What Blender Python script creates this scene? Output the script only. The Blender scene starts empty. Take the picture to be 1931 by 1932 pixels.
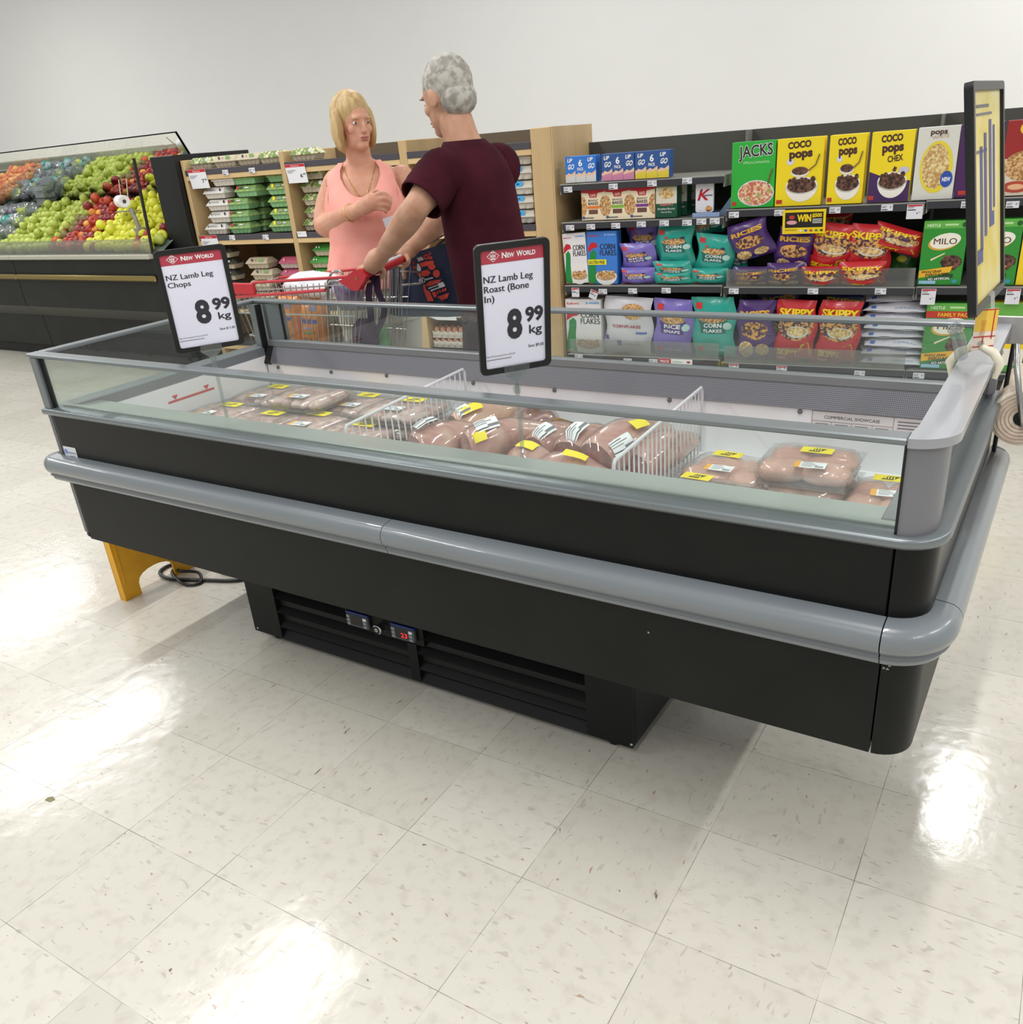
import bpy, math, random
from mathutils import Vector as V, Matrix as MX
random.seed(7)
sc = bpy.context.scene
COL = sc.collection
PI = math.pi
# ---------------------------------------------------------------- camera
CP = V((2.51375889, -1.34012662, 1.41648364))
CR = V((0.84325132, 0.53176324, -0.07845418)); CU = V((-0.1688598, 0.4006344, 0.90054341)); CF = V((-0.51030733, 0.74613667, -0.42762893))
FPX, PPX, PPY = 1622.1, 961.0, 1032.5
cd = bpy.data.cameras.new('camera'); cam = bpy.data.objects.new('camera', cd); COL.objects.link(cam)
cam.matrix_world = MX(((CR.x, CU.x, -CF.x, CP.x), (CR.y, CU.y, -CF.y, CP.y), (CR.z, CU.z, -CF.z, CP.z), (0, 0, 0, 1)))
cd.sensor_fit = 'HORIZONTAL'; cd.sensor_width = 36; cd.lens = 36 * FPX / 1931
cd.shift_x = (965.5 - PPX) / 1931; cd.shift_y = (PPY - 966) / 1931
cd.clip_start = 0.02; cd.clip_end = 80
sc.camera = cam
# ---------------------------------------------------------------- world, exposure, ceiling lamps
sc.view_settings.view_transform = 'Standard'; sc.view_settings.look = 'None'
sc.view_settings.gamma = 1; sc.view_settings.use_curve_mapping = False; sc.view_settings.exposure = 0.0
wd = bpy.data.worlds.new('world'); sc.world = wd; wd.use_nodes = True
wd.node_tree.nodes['Background'].inputs[0].default_value = (0.975, 1.0, 0.985, 1); wd.node_tree.nodes['Background'].inputs[1].default_value = 0.50
sc.cycles.max_bounces = 10; sc.cycles.transparent_max_bounces = 24; sc.cycles.caustics_reflective = False; sc.cycles.caustics_refractive = False
sc.cycles.sample_clamp_indirect = 6
TUBE_W = 29
def ceiling_tube(x, y0, y1, w=TUBE_W):
    l = bpy.data.lights.new('ceiling_tube', 'AREA'); l.shape = 'RECTANGLE'; l.size = 0.11; l.size_y = y1 - y0
    l.energy = w * (y1 - y0); l.color = (1, 0.99, 0.965)
    o = bpy.data.objects.new('ceiling_tube', l); COL.objects.link(o); o.location = (x, (y0 + y1) / 2, 3.78)
for x, spans in ((-8.7, ((0, 1.9), (2.9, 4.4))), (-5.3, ((-2.0, 0.0), (1.2, 3.15))), (-1.35, ((-3.4, -1.4), (-0.3, 1.75), (3.0, 4.6))),
                 (2.3, ((-4.4, -2.6), (-1.2, 0.6), (4.1, 5.6))), (5.9, ((-3, -1), (0, 2), (3, 5)))):
    for a, b in spans: ceiling_tube(x, a, b)
# ---------------------------------------------------------------- sight lines of the survey (pixel of the photograph -> point on a known plane)
def ray(px, py): return (CF * FPX + CR * (px - PPX) - CU * (py - PPY)).normalized()
def OZ(px, py, z): v = ray(px, py); return CP + v * ((z - CP.z) / v.z)
def OY(px, py, y): v = ray(px, py); return CP + v * ((y - CP.y) / v.y)
def OX(px, py, x): v = ray(px, py); return CP + v * ((x - CP.x) / v.x)
def OP(px, py, P, n): v = ray(px, py); return CP + v * ((P - CP).dot(n) / v.dot(n))
# ---------------------------------------------------------------- materials
def lin(h):
    if isinstance(h, str):
        h = h.lstrip('#'); c = [int(h[i:i+2], 16) / 255 for i in (0, 2, 4)]
        return tuple(((x + .055) / 1.055) ** 2.4 if x > .04045 else x / 12.92 for x in c)
    return h
MATS = {}
def mat(name, col, rough=.5, metal=0, var=0.0, vs=30, spec=.5, bump=0, emit=0, coat=0):
    if name in MATS: return MATS[name]
    m = bpy.data.materials.new(name); m.use_nodes = True; nt = m.node_tree; b = nt.nodes['Principled BSDF']
    c = lin(col) + (1,)
    b.inputs['Base Color'].default_value = c; b.inputs['Roughness'].default_value = rough; b.inputs['Metallic'].default_value = metal
    b.inputs['Specular IOR Level'].default_value = spec; b.inputs['Coat Weight'].default_value = coat
    if emit: b.inputs['Emission Color'].default_value = c; b.inputs['Emission Strength'].default_value = emit
    if var or bump:
        tc = nt.nodes.new('ShaderNodeTexCoord'); n = nt.nodes.new('ShaderNodeTexNoise'); n.inputs['Scale'].default_value = vs; n.inputs['Detail'].default_value = 4
        nt.links.new(tc.outputs['Object'], n.inputs['Vector'])
        if var:
            mx = nt.nodes.new('ShaderNodeMix'); mx.data_type = 'RGBA'
            mx.inputs[6].default_value = tuple(max(0, x * (1 - var)) for x in c[:3]) + (1,); mx.inputs[7].default_value = tuple(min(1, x * (1 + var)) for x in c[:3]) + (1,)
            nt.links.new(n.outputs['Fac'], mx.inputs[0]); nt.links.new(mx.outputs[2], b.inputs['Base Color'])
        if bump:
            bp = nt.nodes.new('ShaderNodeBump'); bp.inputs['Strength'].default_value = bump; bp.inputs['Distance'].default_value = .004
            nt.links.new(n.outputs['Fac'], bp.inputs['Height']); nt.links.new(bp.outputs[0], b.inputs['Normal'])
    MATS[name] = m; return m
def two_tone(name, c1, c2, scale, lo=.45, hi=.55, rough=.5, detail=3, bump=0, stretch=(1, 1, 1), coat=0, spec=.5, dist=0.0):
    if name in MATS: return MATS[name]
    m = bpy.data.materials.new(name); m.use_nodes = True; nt = m.node_tree; b = nt.nodes['Principled BSDF']
    tc = nt.nodes.new('ShaderNodeTexCoord'); mp = nt.nodes.new('ShaderNodeMapping'); mp.inputs['Scale'].default_value = stretch
    n = nt.nodes.new('ShaderNodeTexNoise'); n.inputs['Scale'].default_value = scale; n.inputs['Detail'].default_value = detail; n.inputs['Distortion'].default_value = dist
    r = nt.nodes.new('ShaderNodeValToRGB'); r.color_ramp.elements[0].position = lo; r.color_ramp.elements[1].position = hi
    r.color_ramp.elements[0].color = lin(c1) + (1,); r.color_ramp.elements[1].color = lin(c2) + (1,)
    L = nt.links.new; L(tc.outputs['Object'], mp.inputs[0]); L(mp.outputs[0], n.inputs['Vector']); L(n.outputs['Fac'], r.inputs[0]); L(r.outputs[0], b.inputs['Base Color'])
    b.inputs['Roughness'].default_value = rough; b.inputs['Coat Weight'].default_value = coat; b.inputs['Specular IOR Level'].default_value = spec
    if bump:
        bp = nt.nodes.new('ShaderNodeBump'); bp.inputs['Strength'].default_value = bump; bp.inputs['Distance'].default_value = .004
        L(n.outputs['Fac'], bp.inputs['Height']); L(bp.outputs[0], b.inputs['Normal'])
    MATS[name] = m; return m
def clear(name, tint, gloss=.08, rough=.03, milk=0.0, milkc=(.9, .9, .9), ior=1.45):
    """thin clear sheet: see-through + fresnel reflection + a little haze"""
    if name in MATS: return MATS[name]
    m = bpy.data.materials.new(name); m.use_nodes = True; nt = m.node_tree; nt.nodes.remove(nt.nodes['Principled BSDF']); out = nt.nodes['Material Output']; L = nt.links.new
    t = nt.nodes.new('ShaderNodeBsdfTransparent'); t.inputs[0].default_value = lin(tint) + (1,)
    g = nt.nodes.new('ShaderNodeBsdfGlossy'); g.inputs['Roughness'].default_value = rough
    d = nt.nodes.new('ShaderNodeBsdfDiffuse'); d.inputs[0].default_value = tuple(milkc) + (1,)
    f = nt.nodes.new('ShaderNodeFresnel'); f.inputs[0].default_value = ior
    a = nt.nodes.new('ShaderNodeMath'); a.operation = 'ADD'; a.inputs[1].default_value = gloss; a.use_clamp = True
    m1 = nt.nodes.new('ShaderNodeMixShader'); m1.inputs[0].default_value = milk; L(t.outputs[0], m1.inputs[1]); L(d.outputs[0], m1.inputs[2])
    m2 = nt.nodes.new('ShaderNodeMixShader'); L(f.outputs[0], a.inputs[0]); L(a.outputs[0], m2.inputs[0]); L(m1.outputs[0], m2.inputs[1]); L(g.outputs[0], m2.inputs[2])
    geo = nt.nodes.new('ShaderNodeNewGeometry'); io = nt.nodes.new('ShaderNodeMix'); io.data_type = 'FLOAT'; io.inputs[2].default_value = ior; io.inputs[3].default_value = 1 / ior
    L(geo.outputs['Backfacing'], io.inputs[0]); L(io.outputs[0], f.inputs[0])
    L(m2.outputs[0], out.inputs[0]); MATS[name] = m; return m
# ---------------------------------------------------------------- mesh builder
def F(o, x, y):
    x = V(x).normalized(); y = V(y); y = (y - x * y.dot(x)).normalized(); z = x.cross(y); o = V(o)
    return MX(((x.x, y.x, z.x, o.x), (x.y, y.y, z.y, o.y), (x.z, y.z, z.z, o.z), (0, 0, 0, 1)))
def T(x, y, z): return MX.Translation((x, y, z))
def RZ(a): return MX.Rotation(a, 4, 'Z')
def RX(a): return MX.Rotation(a, 4, 'X')
def RY(a): return MX.Rotation(a, 4, 'Y')
def SC(x, y, z): return MX.Diagonal((x, y, z, 1))
_tx = {}
def glyphs(s, bold):
    k = (s, bold)
    if k not in _tx:
        c = bpy.data.curves.new('t', 'FONT'); c.body = s; c.size = 1; c.resolution_u = 3; c.offset = bold; c.fill_mode = 'FRONT'
        o = bpy.data.objects.new('t', c); COL.objects.link(o)
        dg = bpy.context.evaluated_depsgraph_get(); me = o.evaluated_get(dg).to_mesh()
        vs = [(v.co.x, v.co.y) for v in me.vertices]; fs = [tuple(p.vertices) for p in me.polygons]
        o.evaluated_get(dg).to_mesh_clear(); bpy.data.objects.remove(o); bpy.data.curves.remove(c)
        xs = [v[0] for v in vs] or [0, 1]; _tx[k] = (vs, fs, min(xs), max(xs))
    return _tx[k]
class MB:
    def __init__(s): s.v = []; s.f = []; s.mi = []; s.sm = []; s.mats = []
    def mid(s, m):
        if m not in s.mats: s.mats.append(m)
        return s.mats.index(m)
    def add(s, vs, fs, m, M=None, smooth=False):
        b = len(s.v); i = s.mid(m)
        for v in vs:
            v = V(v); s.v.append(M @ v if M is not None else v)
        for f in fs: s.f.append([b + k for k in f]); s.mi.append(i); s.sm.append(smooth)
        return s
    def box(s, lo, hi, m, M=None, bev=0.0):
        (a, b, c), (d, e, f) = lo, hi
        if bev <= 0:
            vs = [(a, b, c), (d, b, c), (d, e, c), (a, e, c), (a, b, f), (d, b, f), (d, e, f), (a, e, f)]
            return s.add(vs, [(3, 2, 1, 0), (4, 5, 6, 7), (0, 1, 5, 4), (1, 2, 6, 5), (2, 3, 7, 6), (3, 0, 4, 7)], m, M)
        k = min(bev, (d - a) / 2.01, (e - b) / 2.01, (f - c) / 2.01); vs = []; idx = {}
        for sx in (0, 1):
            for sy in (0, 1):
                for sz in (0, 1):
                    P = [(a, d)[sx], (b, e)[sy], (c, f)[sz]]; dx = (k, -k)[sx]; dy = (k, -k)[sy]; dz = (k, -k)[sz]
                    for ax in range(3):
                        q = [P[0] + dx, P[1] + dy, P[2] + dz]; q[ax] = P[ax]; idx[(sx, sy, sz, ax)] = len(vs); vs.append(q)
        I = lambda x, y, z, ax: idx[(x, y, z, ax)]
        fs = [(I(0,0,0,0), I(0,0,1,0), I(0,1,1,0), I(0,1,0,0)), (I(1,0,0,0), I(1,1,0,0), I(1,1,1,0), I(1,0,1,0)),
              (I(0,0,0,1), I(1,0,0,1), I(1,0,1,1), I(0,0,1,1)), (I(0,1,0,1), I(0,1,1,1), I(1,1,1,1), I(1,1,0,1)),
              (I(0,0,0,2), I(0,1,0,2), I(1,1,0,2), I(1,0,0,2)), (I(0,0,1,2), I(1,0,1,2), I(1,1,1,2), I(0,1,1,2))]
        for u in (0, 1):
            for w in (0, 1):
                fs += [(I(0,u,w,1), I(1,u,w,1), I(1,u,w,2), I(0,u,w,2)), (I(u,0,w,0), I(u,1,w,0), I(u,1,w,2), I(u,0,w,2)), (I(u,w,0,0), I(u,w,1,0), I(u,w,1,1), I(u,w,0,1))]
        for x in (0, 1):
            for y in (0, 1):
                for z in (0, 1): fs.append((I(x,y,z,0), I(x,y,z,1), I(x,y,z,2)))
        return s.add(vs, fs, m, M)
    def poly(s, pts, m, M=None, z=0.0):
        return s.add([(p[0], p[1], z) for p in pts], [tuple(range(len(pts)))], m, M)
    def rect(s, x0, y0, x1, y1, m, M=None, z=0.0): return s.poly([(x0, y0), (x1, y0), (x1, y1), (x0, y1)], m, M, z)
    def disc(s, cx, cy, rx, ry, m, M=None, z=0.0, n=20, rot=0, a0=0, a1=2 * PI):
        p = []
        for i in range(n + (0 if a1 - a0 > 6.2 else 1)):
            a = a0 + (a1 - a0) * i / n; x, y = rx * math.cos(a), ry * math.sin(a)
            p.append((cx + x * math.cos(rot) - y * math.sin(rot), cy + x * math.sin(rot) + y * math.cos(rot)))
        return s.poly(p, m, M, z)
    def prism(s, pts, z0, z1, m, M=None, smooth=False):
        n = len(pts); vs = [(x, y, z0) for x, y in pts] + [(x, y, z1) for x, y in pts]
        s.add(vs, [tuple(reversed(range(n))), tuple(range(n, 2 * n))], m, M)
        return s.add(vs, [(i, (i + 1) % n, n + (i + 1) % n, n + i) for i in range(n)], m, M, smooth)
    def grid(s, rows, m, M=None, smooth=True, close=False, caps=False):
        nr, nc = len(rows), len(rows[0]); vs = [p for r in rows for p in r]; fs = []
        for i in range(nr - 1):
            for j in range(nc if close else nc - 1):
                k = (j + 1) % nc; fs.append((i * nc + j, i * nc + k, (i + 1) * nc + k, (i + 1) * nc + j))
        s.add(vs, fs, m, M, smooth)
        if caps: s.add(rows[0], [tuple(reversed(range(nc)))], m, M); s.add(rows[-1], [tuple(range(nc))], m, M)
        return s
    def tube(s, pts, r, m, n=8, M=None, caps=True, closed=False):
        pts = [V(p) for p in pts]; rows = []; N = len(pts); up = None
        for i in range(N):
            t = (pts[(i + 1) % N] - pts[i - 1]) if closed else (pts[min(i + 1, N - 1)] - pts[max(i - 1, 0)]); t.normalize()
            if up is None:
                up = V((0, 0, 1)) if abs(t.z) < .9 else V((1, 0, 0))
            a = t.cross(up).normalized(); up = a.cross(t).normalized(); rr = r[i] if isinstance(r, (list, tuple)) else r
            rows.append([pts[i] + (a * math.cos(2 * PI * k / n) + up * math.sin(2 * PI * k / n)) * rr for k in range(n)])
        if closed: rows.append(rows[0])
        return s.grid(rows, m, M, True, True, caps and not closed)
    def lathe(s, prof, m, n=16, M=None, smooth=True):
        rows = [[(r * math.cos(2 * PI * k / n), r * math.sin(2 * PI * k / n), z) for k in range(n)] for r, z in prof]
        return s.grid(rows, m, M, smooth, True, True)
    def ball(s, rx, ry, rz, m, M=None, n=12, k=8):
        rows = [[(rx * math.cos(-PI/2 + PI * i / k) * math.cos(2 * PI * j / n), ry * math.cos(-PI/2 + PI * i / k) * math.sin(2 * PI * j / n), rz * math.sin(-PI/2 + PI * i / k)) for j in range(n)] for i in range(k + 1)]
        return s.grid(rows, m, M, True, True)
    def text(s, t, x, y, size, m, M, w=None, al='L', bold=0.0, z=.0006, shear=0.0, rot=0.0, sx=1.0):
        vs, fs, x0, x1 = glyphs(t, bold); k = size * sx
        if w: k = w / max(1e-6, x1 - x0)
        o = {'L': -x0, 'C': -(x0 + x1) / 2, 'R': -x1}[al]; c, q = math.cos(rot), math.sin(rot); out = []
        for a, b in vs:
            u = (a + o) * k + shear * b * size; v = b * size; out.append((x + u * c - v * q, y + u * q + v * c, z))
        return s.add(out, fs, m, M)
    def strike(s, t, x, y, size, m, M, w=None, al='L', dx=.012, **k):
        for i in (-1, 0, 1): s.text(t, x + dx * size * i, y, size, m, M, w=w, al=al, z=k.get('z', .0006) + .00004 * (i + 1), bold=k.get('bold', 0.0))
        return s
    def build(s, name, parent=None, origin=None):
        me = bpy.data.meshes.new(name); o = bpy.data.objects.new(name, me); COL.objects.link(o)
        w = V((0, 0, 0))
        if parent is not None:
            p = parent
            while p is not None: w = w + p.location; p = p.parent
            o.parent = parent
        elif origin is not None: w = V(origin); o.location = w
        me.from_pydata([tuple(v - w) for v in s.v], [], s.f)
        for m in s.mats: me.materials.append(m)
        me.polygons.foreach_set('material_index', s.mi); me.polygons.foreach_set('use_smooth', s.sm); me.update()
        return o
def tag(o, label=None, cat=None, group=None, kind=None):
    if label: o['label'] = label
    if cat: o['category'] = cat
    if group: o['group'] = group
    if kind: o['kind'] = kind
    return o
def thing(name, label, cat, loc=(0, 0, 0), group=None):
    o = bpy.data.objects.new(name, None); COL.objects.link(o); o.location = loc; o.empty_display_size = .1
    return tag(o, label, cat, group)
def dup(o, loc=None, rot=None, label=None, group=None, parent=None):
    c = o.copy(); COL.objects.link(c)
    if parent is not None: c.parent = parent
    if loc is not None: c.location = loc
    if rot is not None: c.rotation_euler = rot
    if label: c['label'] = label
    if group: c['group'] = group
    for ch in list(o.children): dup(ch, parent=c)
    return c
def struct(o): o['kind'] = 'structure'; return o
def subsurf(o, n=1):
    md = o.modifiers.new('s', 'SUBSURF'); md.levels = n; md.render_levels = n; return o
# ================================================================ FLOOR AND WALLS
def floor_mat():
    m = bpy.data.materials.new('vinyl_tile_floor'); m.use_nodes = True; nt = m.node_tree; b = nt.nodes['Principled BSDF']; L = nt.links.new; N = nt.nodes.new
    tc = N('ShaderNodeTexCoord'); mp = N('ShaderNodeMapping'); mp.vector_type = 'TEXTURE'
    mp.inputs['Location'].default_value = (0.4979, 0.0452, 0); mp.inputs['Rotation'].default_value = (0, 0, 0.01334); mp.inputs['Scale'].default_value = (.305, .305, .305)
    L(tc.outputs['Object'], mp.inputs[0])
    sp = N('ShaderNodeSeparateXYZ'); L(mp.outputs[0], sp.inputs[0])
    def mth(op, a, b_=None, clamp=False):
        n = N('ShaderNodeMath'); n.operation = op; n.use_clamp = clamp
        for i, q in enumerate((a, b_)):
            if q is None: continue
            if isinstance(q, (int, float)): n.inputs[i].default_value = q
            else: L(q, n.inputs[i])
        return n.outputs[0]
    def edge(c):
        f = mth('FRACT', c); return mth('MINIMUM', f, mth('SUBTRACT', 1.0, f))
    e = mth('MINIMUM', edge(sp.outputs[0]), edge(sp.outputs[1]))
    nb = N('ShaderNodeTexNoise'); nb.inputs['Scale'].default_value = 3.1; L(mp.outputs[0], nb.inputs['Vector'])
    wid = mth('MULTIPLY', mth('SUBTRACT', nb.outputs['Fac'], .25, True), .0075)
    seam = mth('LESS_THAN', e, wid)
    fl = N('ShaderNodeVectorMath'); fl.operation = 'FLOOR'; L(mp.outputs[0], fl.inputs[0])
    wn = N('ShaderNodeTexWhiteNoise'); wn.noise_dimensions = '2D'; L(fl.outputs[0], wn.inputs['Vector'])
    # grain direction alternates from tile to tile
    rot = N('ShaderNodeVectorRotate'); rot.rotation_type = 'Z_AXIS'; L(mp.outputs[0], rot.inputs['Vector'])
    ang = mth('MULTIPLY', mth('ROUND', wn.outputs['Value']), 1.5708); L(ang, rot.inputs['Angle'])
    def specks(scale, stretch, lo, seed):
        q = N('ShaderNodeMapping'); q.inputs['Scale'].default_value = (stretch, 1, 1); q.inputs['Location'].default_value = (seed, seed * 2, 0); L(rot.outputs[0], q.inputs[0])
        n = N('ShaderNodeTexNoise'); n.inputs['Scale'].default_value = scale; n.inputs['Detail'].default_value = 1.5; n.inputs['Distortion'].default_value = .6; L(q.outputs[0], n.inputs['Vector'])
        r = N('ShaderNodeMapRange'); r.inputs[1].default_value = lo; r.inputs[2].default_value = lo + .025; L(n.outputs['Fac'], r.inputs[0]); return r.outputs[0]
    base = N('ShaderNodeMix'); base.data_type = 'RGBA'; base.inputs[6].default_value = lin('#d6d1c6') + (1,); base.inputs[7].default_value = lin('#cdc8bc') + (1,); L(wn.outputs['Value'], base.inputs[0])
    cl = N('ShaderNodeTexNoise'); cl.inputs['Scale'].default_value = 9; cl.inputs['Detail'].default_value = 5; L(mp.outputs[0], cl.inputs['Vector'])
    def over(prev, fac, col, k):
        x = N('ShaderNodeMix'); x.data_type = 'RGBA'; L(prev, x.inputs[6]); x.inputs[7].default_value = lin(col) + (1,); L(mth('MULTIPLY', fac, k), x.inputs[0]); return x.outputs[2]
    c = base.outputs[2]
    r = N('ShaderNodeMapRange'); r.inputs[1].default_value = .5; r.inputs[2].default_value = .75; L(cl.outputs['Fac'], r.inputs[0]); c = over(c, r.outputs[0], '#bdb7ab', .6)
    c = over(c, specks(24, .33, .672, 3.3), '#aaa298', .5)
    c = over(c, specks(31, .3, .722, 9.1), '#a0705a', .65)
    c = over(c, specks(22, .4, .762, 21.7), '#6e5c50', .9)
    c = over(c, seam, '#6d655b', .75)
    L(c, b.inputs['Base Color'])
    rn = N('ShaderNodeTexNoise'); rn.inputs['Scale'].default_value = 5; rn.inputs['Detail'].default_value = 6; L(mp.outputs[0], rn.inputs['Vector'])
    rr = N('ShaderNodeMapRange'); rr.inputs[3].default_value = .10; rr.inputs[4].default_value = .2; L(rn.outputs['Fac'], rr.inputs[0]); L(rr.outputs[0], b.inputs['Roughness'])
    b.inputs['Specular IOR Level'].default_value = .5
    bp = N('ShaderNodeBump'); bp.inputs['Strength'].default_value = .06; bp.inputs['Distance'].default_value = .02; L(rn.outputs['Fac'], bp.inputs['Height']); L(bp.outputs[0], b.inputs['Normal'])
    return m
fb = MB(); fb.box((-14, -6, -.05), (9, 6.4, 0), floor_mat()); struct(fb.build('floor'))
WALL = mat('white_wall_paint', '#f2f1ee', .7, var=.02, vs=4)
wb = MB(); wb.box((-14, 6.4, -.05), (9, 6.5, 4.2), WALL); struct(wb.build('wall_back'))
# ================================================================ REFRIGERATED DISPLAY CASE
BLK = two_tone('black_panel', '#0c0d0d', '#111312', 9, .3, .7, .30, 4, spec=.22)
BLK2 = two_tone('charcoal_panel', '#0f1110', '#151716', 7, .3, .7, .45, 4, spec=.22)
BLKM = mat('matt_black', '#0d0e0e', .6)
GREY = mat('grey_aluminium', '#7f8588', .34, .55, var=.05, vs=8)
GREY2 = mat('grey_plastic_bumper', '#777d82', .3, .0, var=.06, vs=6, coat=.3)
GREYD = mat('dark_grey_metal', '#6f7276', .4, .4)
GREYP = mat('grey_corner_plastic', '#78787e', .4, .1, var=.04, vs=5)
LEDGE = mat('pale_ledge_metal', '#a9b2ae', .25, .3, var=.04, vs=5)
LINER = mat('white_liner', '#e9e9ec', .4, var=.02, vs=3)
GLASS = clear('clear_glass', '#f6faf8', .015, .012, .012)
RUB = mat('black_rubber', '#0a0a0b', .5)
WHT = mat('white_print', '#f2f2f2', .6); INK = mat('black_ink', '#222226', .6); RED = mat('red_print', '#c21f2c', .5)
R_ = .06; XS = 2.335; YB = .88
def outline(o, x0, yend, n=8):
    p = [(x0, -o), (XS, -o)]
    for i in range(1, n + 1):
        a = -PI / 2 + PI / 2 * i / n; p.append((XS + (R_ + o) * math.cos(a), R_ + (R_ + o) * math.sin(a)))
    p.append((XS + R_ + o, yend)); return p
def sweep(b, prof, x0, yend, m, xstart=None, smooth=True):
    rows = [[V((x, y, z)) for x, y in outline(o, x0, yend)] for o, z in prof]
    return b.grid(rows, m, None, smooth)
case = thing('refrigerated_display_case', 'long black and grey open-top refrigerated meat display case with glass sides', 'display case', (1.2, .45, 0))
b = MB(); b.box((0, 0, .38), (XS - .0015, .03, .60), BLK2); b.build('lower_panel', case)
b = MB(); b.box((0, 0, .60), (XS - .0015, .03, .79), BLK, bev=.002); b.build('upper_panel', case)
for nm, z0, z1, m in (('lower_corner_panel', .38, .60, BLK2), ('upper_corner_panel', .60, .79, BLK)):
    b = MB()
    for o, fl in ((0, 0), (-.02, 1)):
        rows = [[V((x, y, z)) for x, y in [(XS + .0015, -o)] + outline(o, 0, YB)[2:]] for z in (z0, z1)]
        b.grid(rows, m, None, True)
    pts = [(XS + .0015, 0)] + outline(0, 0, YB)[2:] + list(reversed([(XS + .0015, .02)] + outline(-.02, 0, YB)[2:]))
    b.poly(pts, m, T(0, 0, z0)); b.poly(pts, m, T(0, 0, z1)); b.build(nm, case)
b = MB()
b.prism([(-.022, 0.004), (-.004, 0.0), (-.004, YB), (-.022, YB)], .385, .79, BLKM); b.box((-.03, .0, .4), (-.0, .012, .79), GREYD, T(.006, .001, 0)); b.build('end_panel', case)
b = MB(); b.box((0, YB - .02, .38), (XS + R_ - .02, YB, .79), BLK2); b.build('back_panel', case)
b = MB(); b.box((0, .03, .382), (XS + R_ - .021, YB - .02, .40), BLKM); b.build('underside', case)
# bumper: half-round profile with a groove and a flat lower strip
prof = [(0, .578), (.018, .579), (.027, .585), (.030, .594), (.028, .597), (.036, .600)]
for i in range(9):
    a = -PI * .38 + PI * .88 * i / 8; prof.append((.020 + .026 * math.cos(a), .630 + .028 * math.sin(a)))
prof.append((0, .660))
def bump_part(name, x0, x1, side=None):
    b = MB()
    if side is None:
        rows = [[V((x0, -o, z)), V((x1, -o, z))] for o, z in prof]; b.grid(rows, GREY2, None, True)
        for x in (x0, x1): b.add([(x, -o, z) for o, z in prof], [tuple(range(len(prof)))], GREY2)
    elif side == 'corner':
        rows = [[V((XS + .002, -o, z))] + [V((XS + .03 * 0 + (R_ + o) * math.cos(-PI/2 + PI/2 * i / 10), R_ + (R_ + o) * math.sin(-PI/2 + PI/2 * i / 10), z)) for i in range(1, 11)] + [V((XS + R_ + o, R_ + .03, z))] for o, z in prof]
        b.grid(rows, GREY2, None, True)
    else:
        rows = [[V((XS + R_ + o, R_ + .032, z)), V((XS + R_ + o, .90 - 0.0, z))] for o, z in prof]
        for k in range(1, 7):   # rounded end
            a = PI / 2 * k / 6
            for r, (o, z) in zip(rows, prof): r.append(V((XS + R_ + o * math.cos(a), .90 + o * 1.3 * math.sin(a), z)))
        b.grid(rows, GREY2, None, True)
    return b.build(name, case)
bump_part('bumper', -.04, 1.28); bump_part('bumper', 1.282, XS)
bump_part('bumper', 0, 0, 'corner'); bump_part('bumper', 0, 0, 'side')
b = MB(); rows = []
for k in range(0, 8):
    a = PI / 2 * k / 7; rows.append([V((-.0415 - o * 1.05 * math.sin(a), -o * math.cos(a) + .004 * math.sin(a), z)) for o, z in prof])
rows.append([V((-.05 - o * .75, .03, z)) for o, z in prof])
b.grid(rows, GREY2, None, True); b.build('bumper_end_cap', case)
# grey trim lip under the glass
tp = [(0, .787), (.010, .788), (.013, .794), (.013, .802), (.009, .806), (-.02, .807), (-.034, .8065)]
b = MB(); rows = [[V((x, y, z)) for x, y in outline(o, -.026, YB)] for o, z in tp]; b.grid(rows, GREY, None, True)
b.add([(-.026, -o, z) for o, z in tp], [tuple(range(len(tp)))], GREY); b.build('trim_lip', case)
b = MB(); b.box((-.03, .004, .79), (.03, YB, .806), GREY); b.box((-.02, YB - .03, .79), (XS + R_, YB + .004, .806), GREY); b.box((.02, .0, .79), (XS, .0, .79), GREY); b.build('trim_lip', case)
# corner posts
b = MB(); b.box((-.018, -.006, .806), (.012, .022, .956), GREY, bev=.002); b.box((.012, .004, .806), (.018, .016, .956), RUB); b.build('corner_post', case)
b = MB()
pp = [(XS, .0)] + [(XS + .052 * math.sin(PI / 2 * i / 8), .056 - .056 * math.cos(PI / 2 * i / 8)) for i in range(1, 9)] + [(XS + .052, .085), (XS + .035, .085), (XS + .03, .03), (XS, .02)]
b.prism(pp, .806, .956, GREYP, None, True); b.box((XS - .005, .004, .806), (XS, .02, .956), RUB); b.build('corner_post', case)
b = MB(); b.prism([(.055, .83), (.075, .828), (.13, .845), (.13, .862), (-.004, .866), (-.004, .82), (.03, .812)], .806, .956, GREY); b.box((.046, .8, .806), (.05, .829, .956), RUB); b.box((.128, .838, .806), (.134, .846, .956), RUB); b.build('corner_post', case)
b = MB(); b.box((2.34, .80, .806), (2.39, .866, .956), GREYP, bev=.012); b.build('corner_post', case)
# top rails
b = MB(); b.box((-.026, -.008, .957), (XS, .030, .968), GREY, bev=.0025); b.box((-.026, .03, .957), (.012, .862, .968), GREY, bev=.0025); b.box((.012, .828, .957), (2.34, .866, .968), GREY, bev=.0025); b.build('top_rail', case)
b = MB()
oo = [(XS, -.008)] + [(XS + .066 * math.sin(PI / 2 * i / 8), .058 - .066 * math.cos(PI / 2 * i / 8)) for i in range(1, 9)] + [(XS + .066, .866), (XS + .004, .866), (XS + .004, .06), (XS - .01 + .01, .03)]
b.prism(oo, .954, .969, mat('grey_plastic_rail', '#9a9ca2', .28, .1, var=.04, vs=5, coat=.3), None, True); b.build('top_rail', case)
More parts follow.
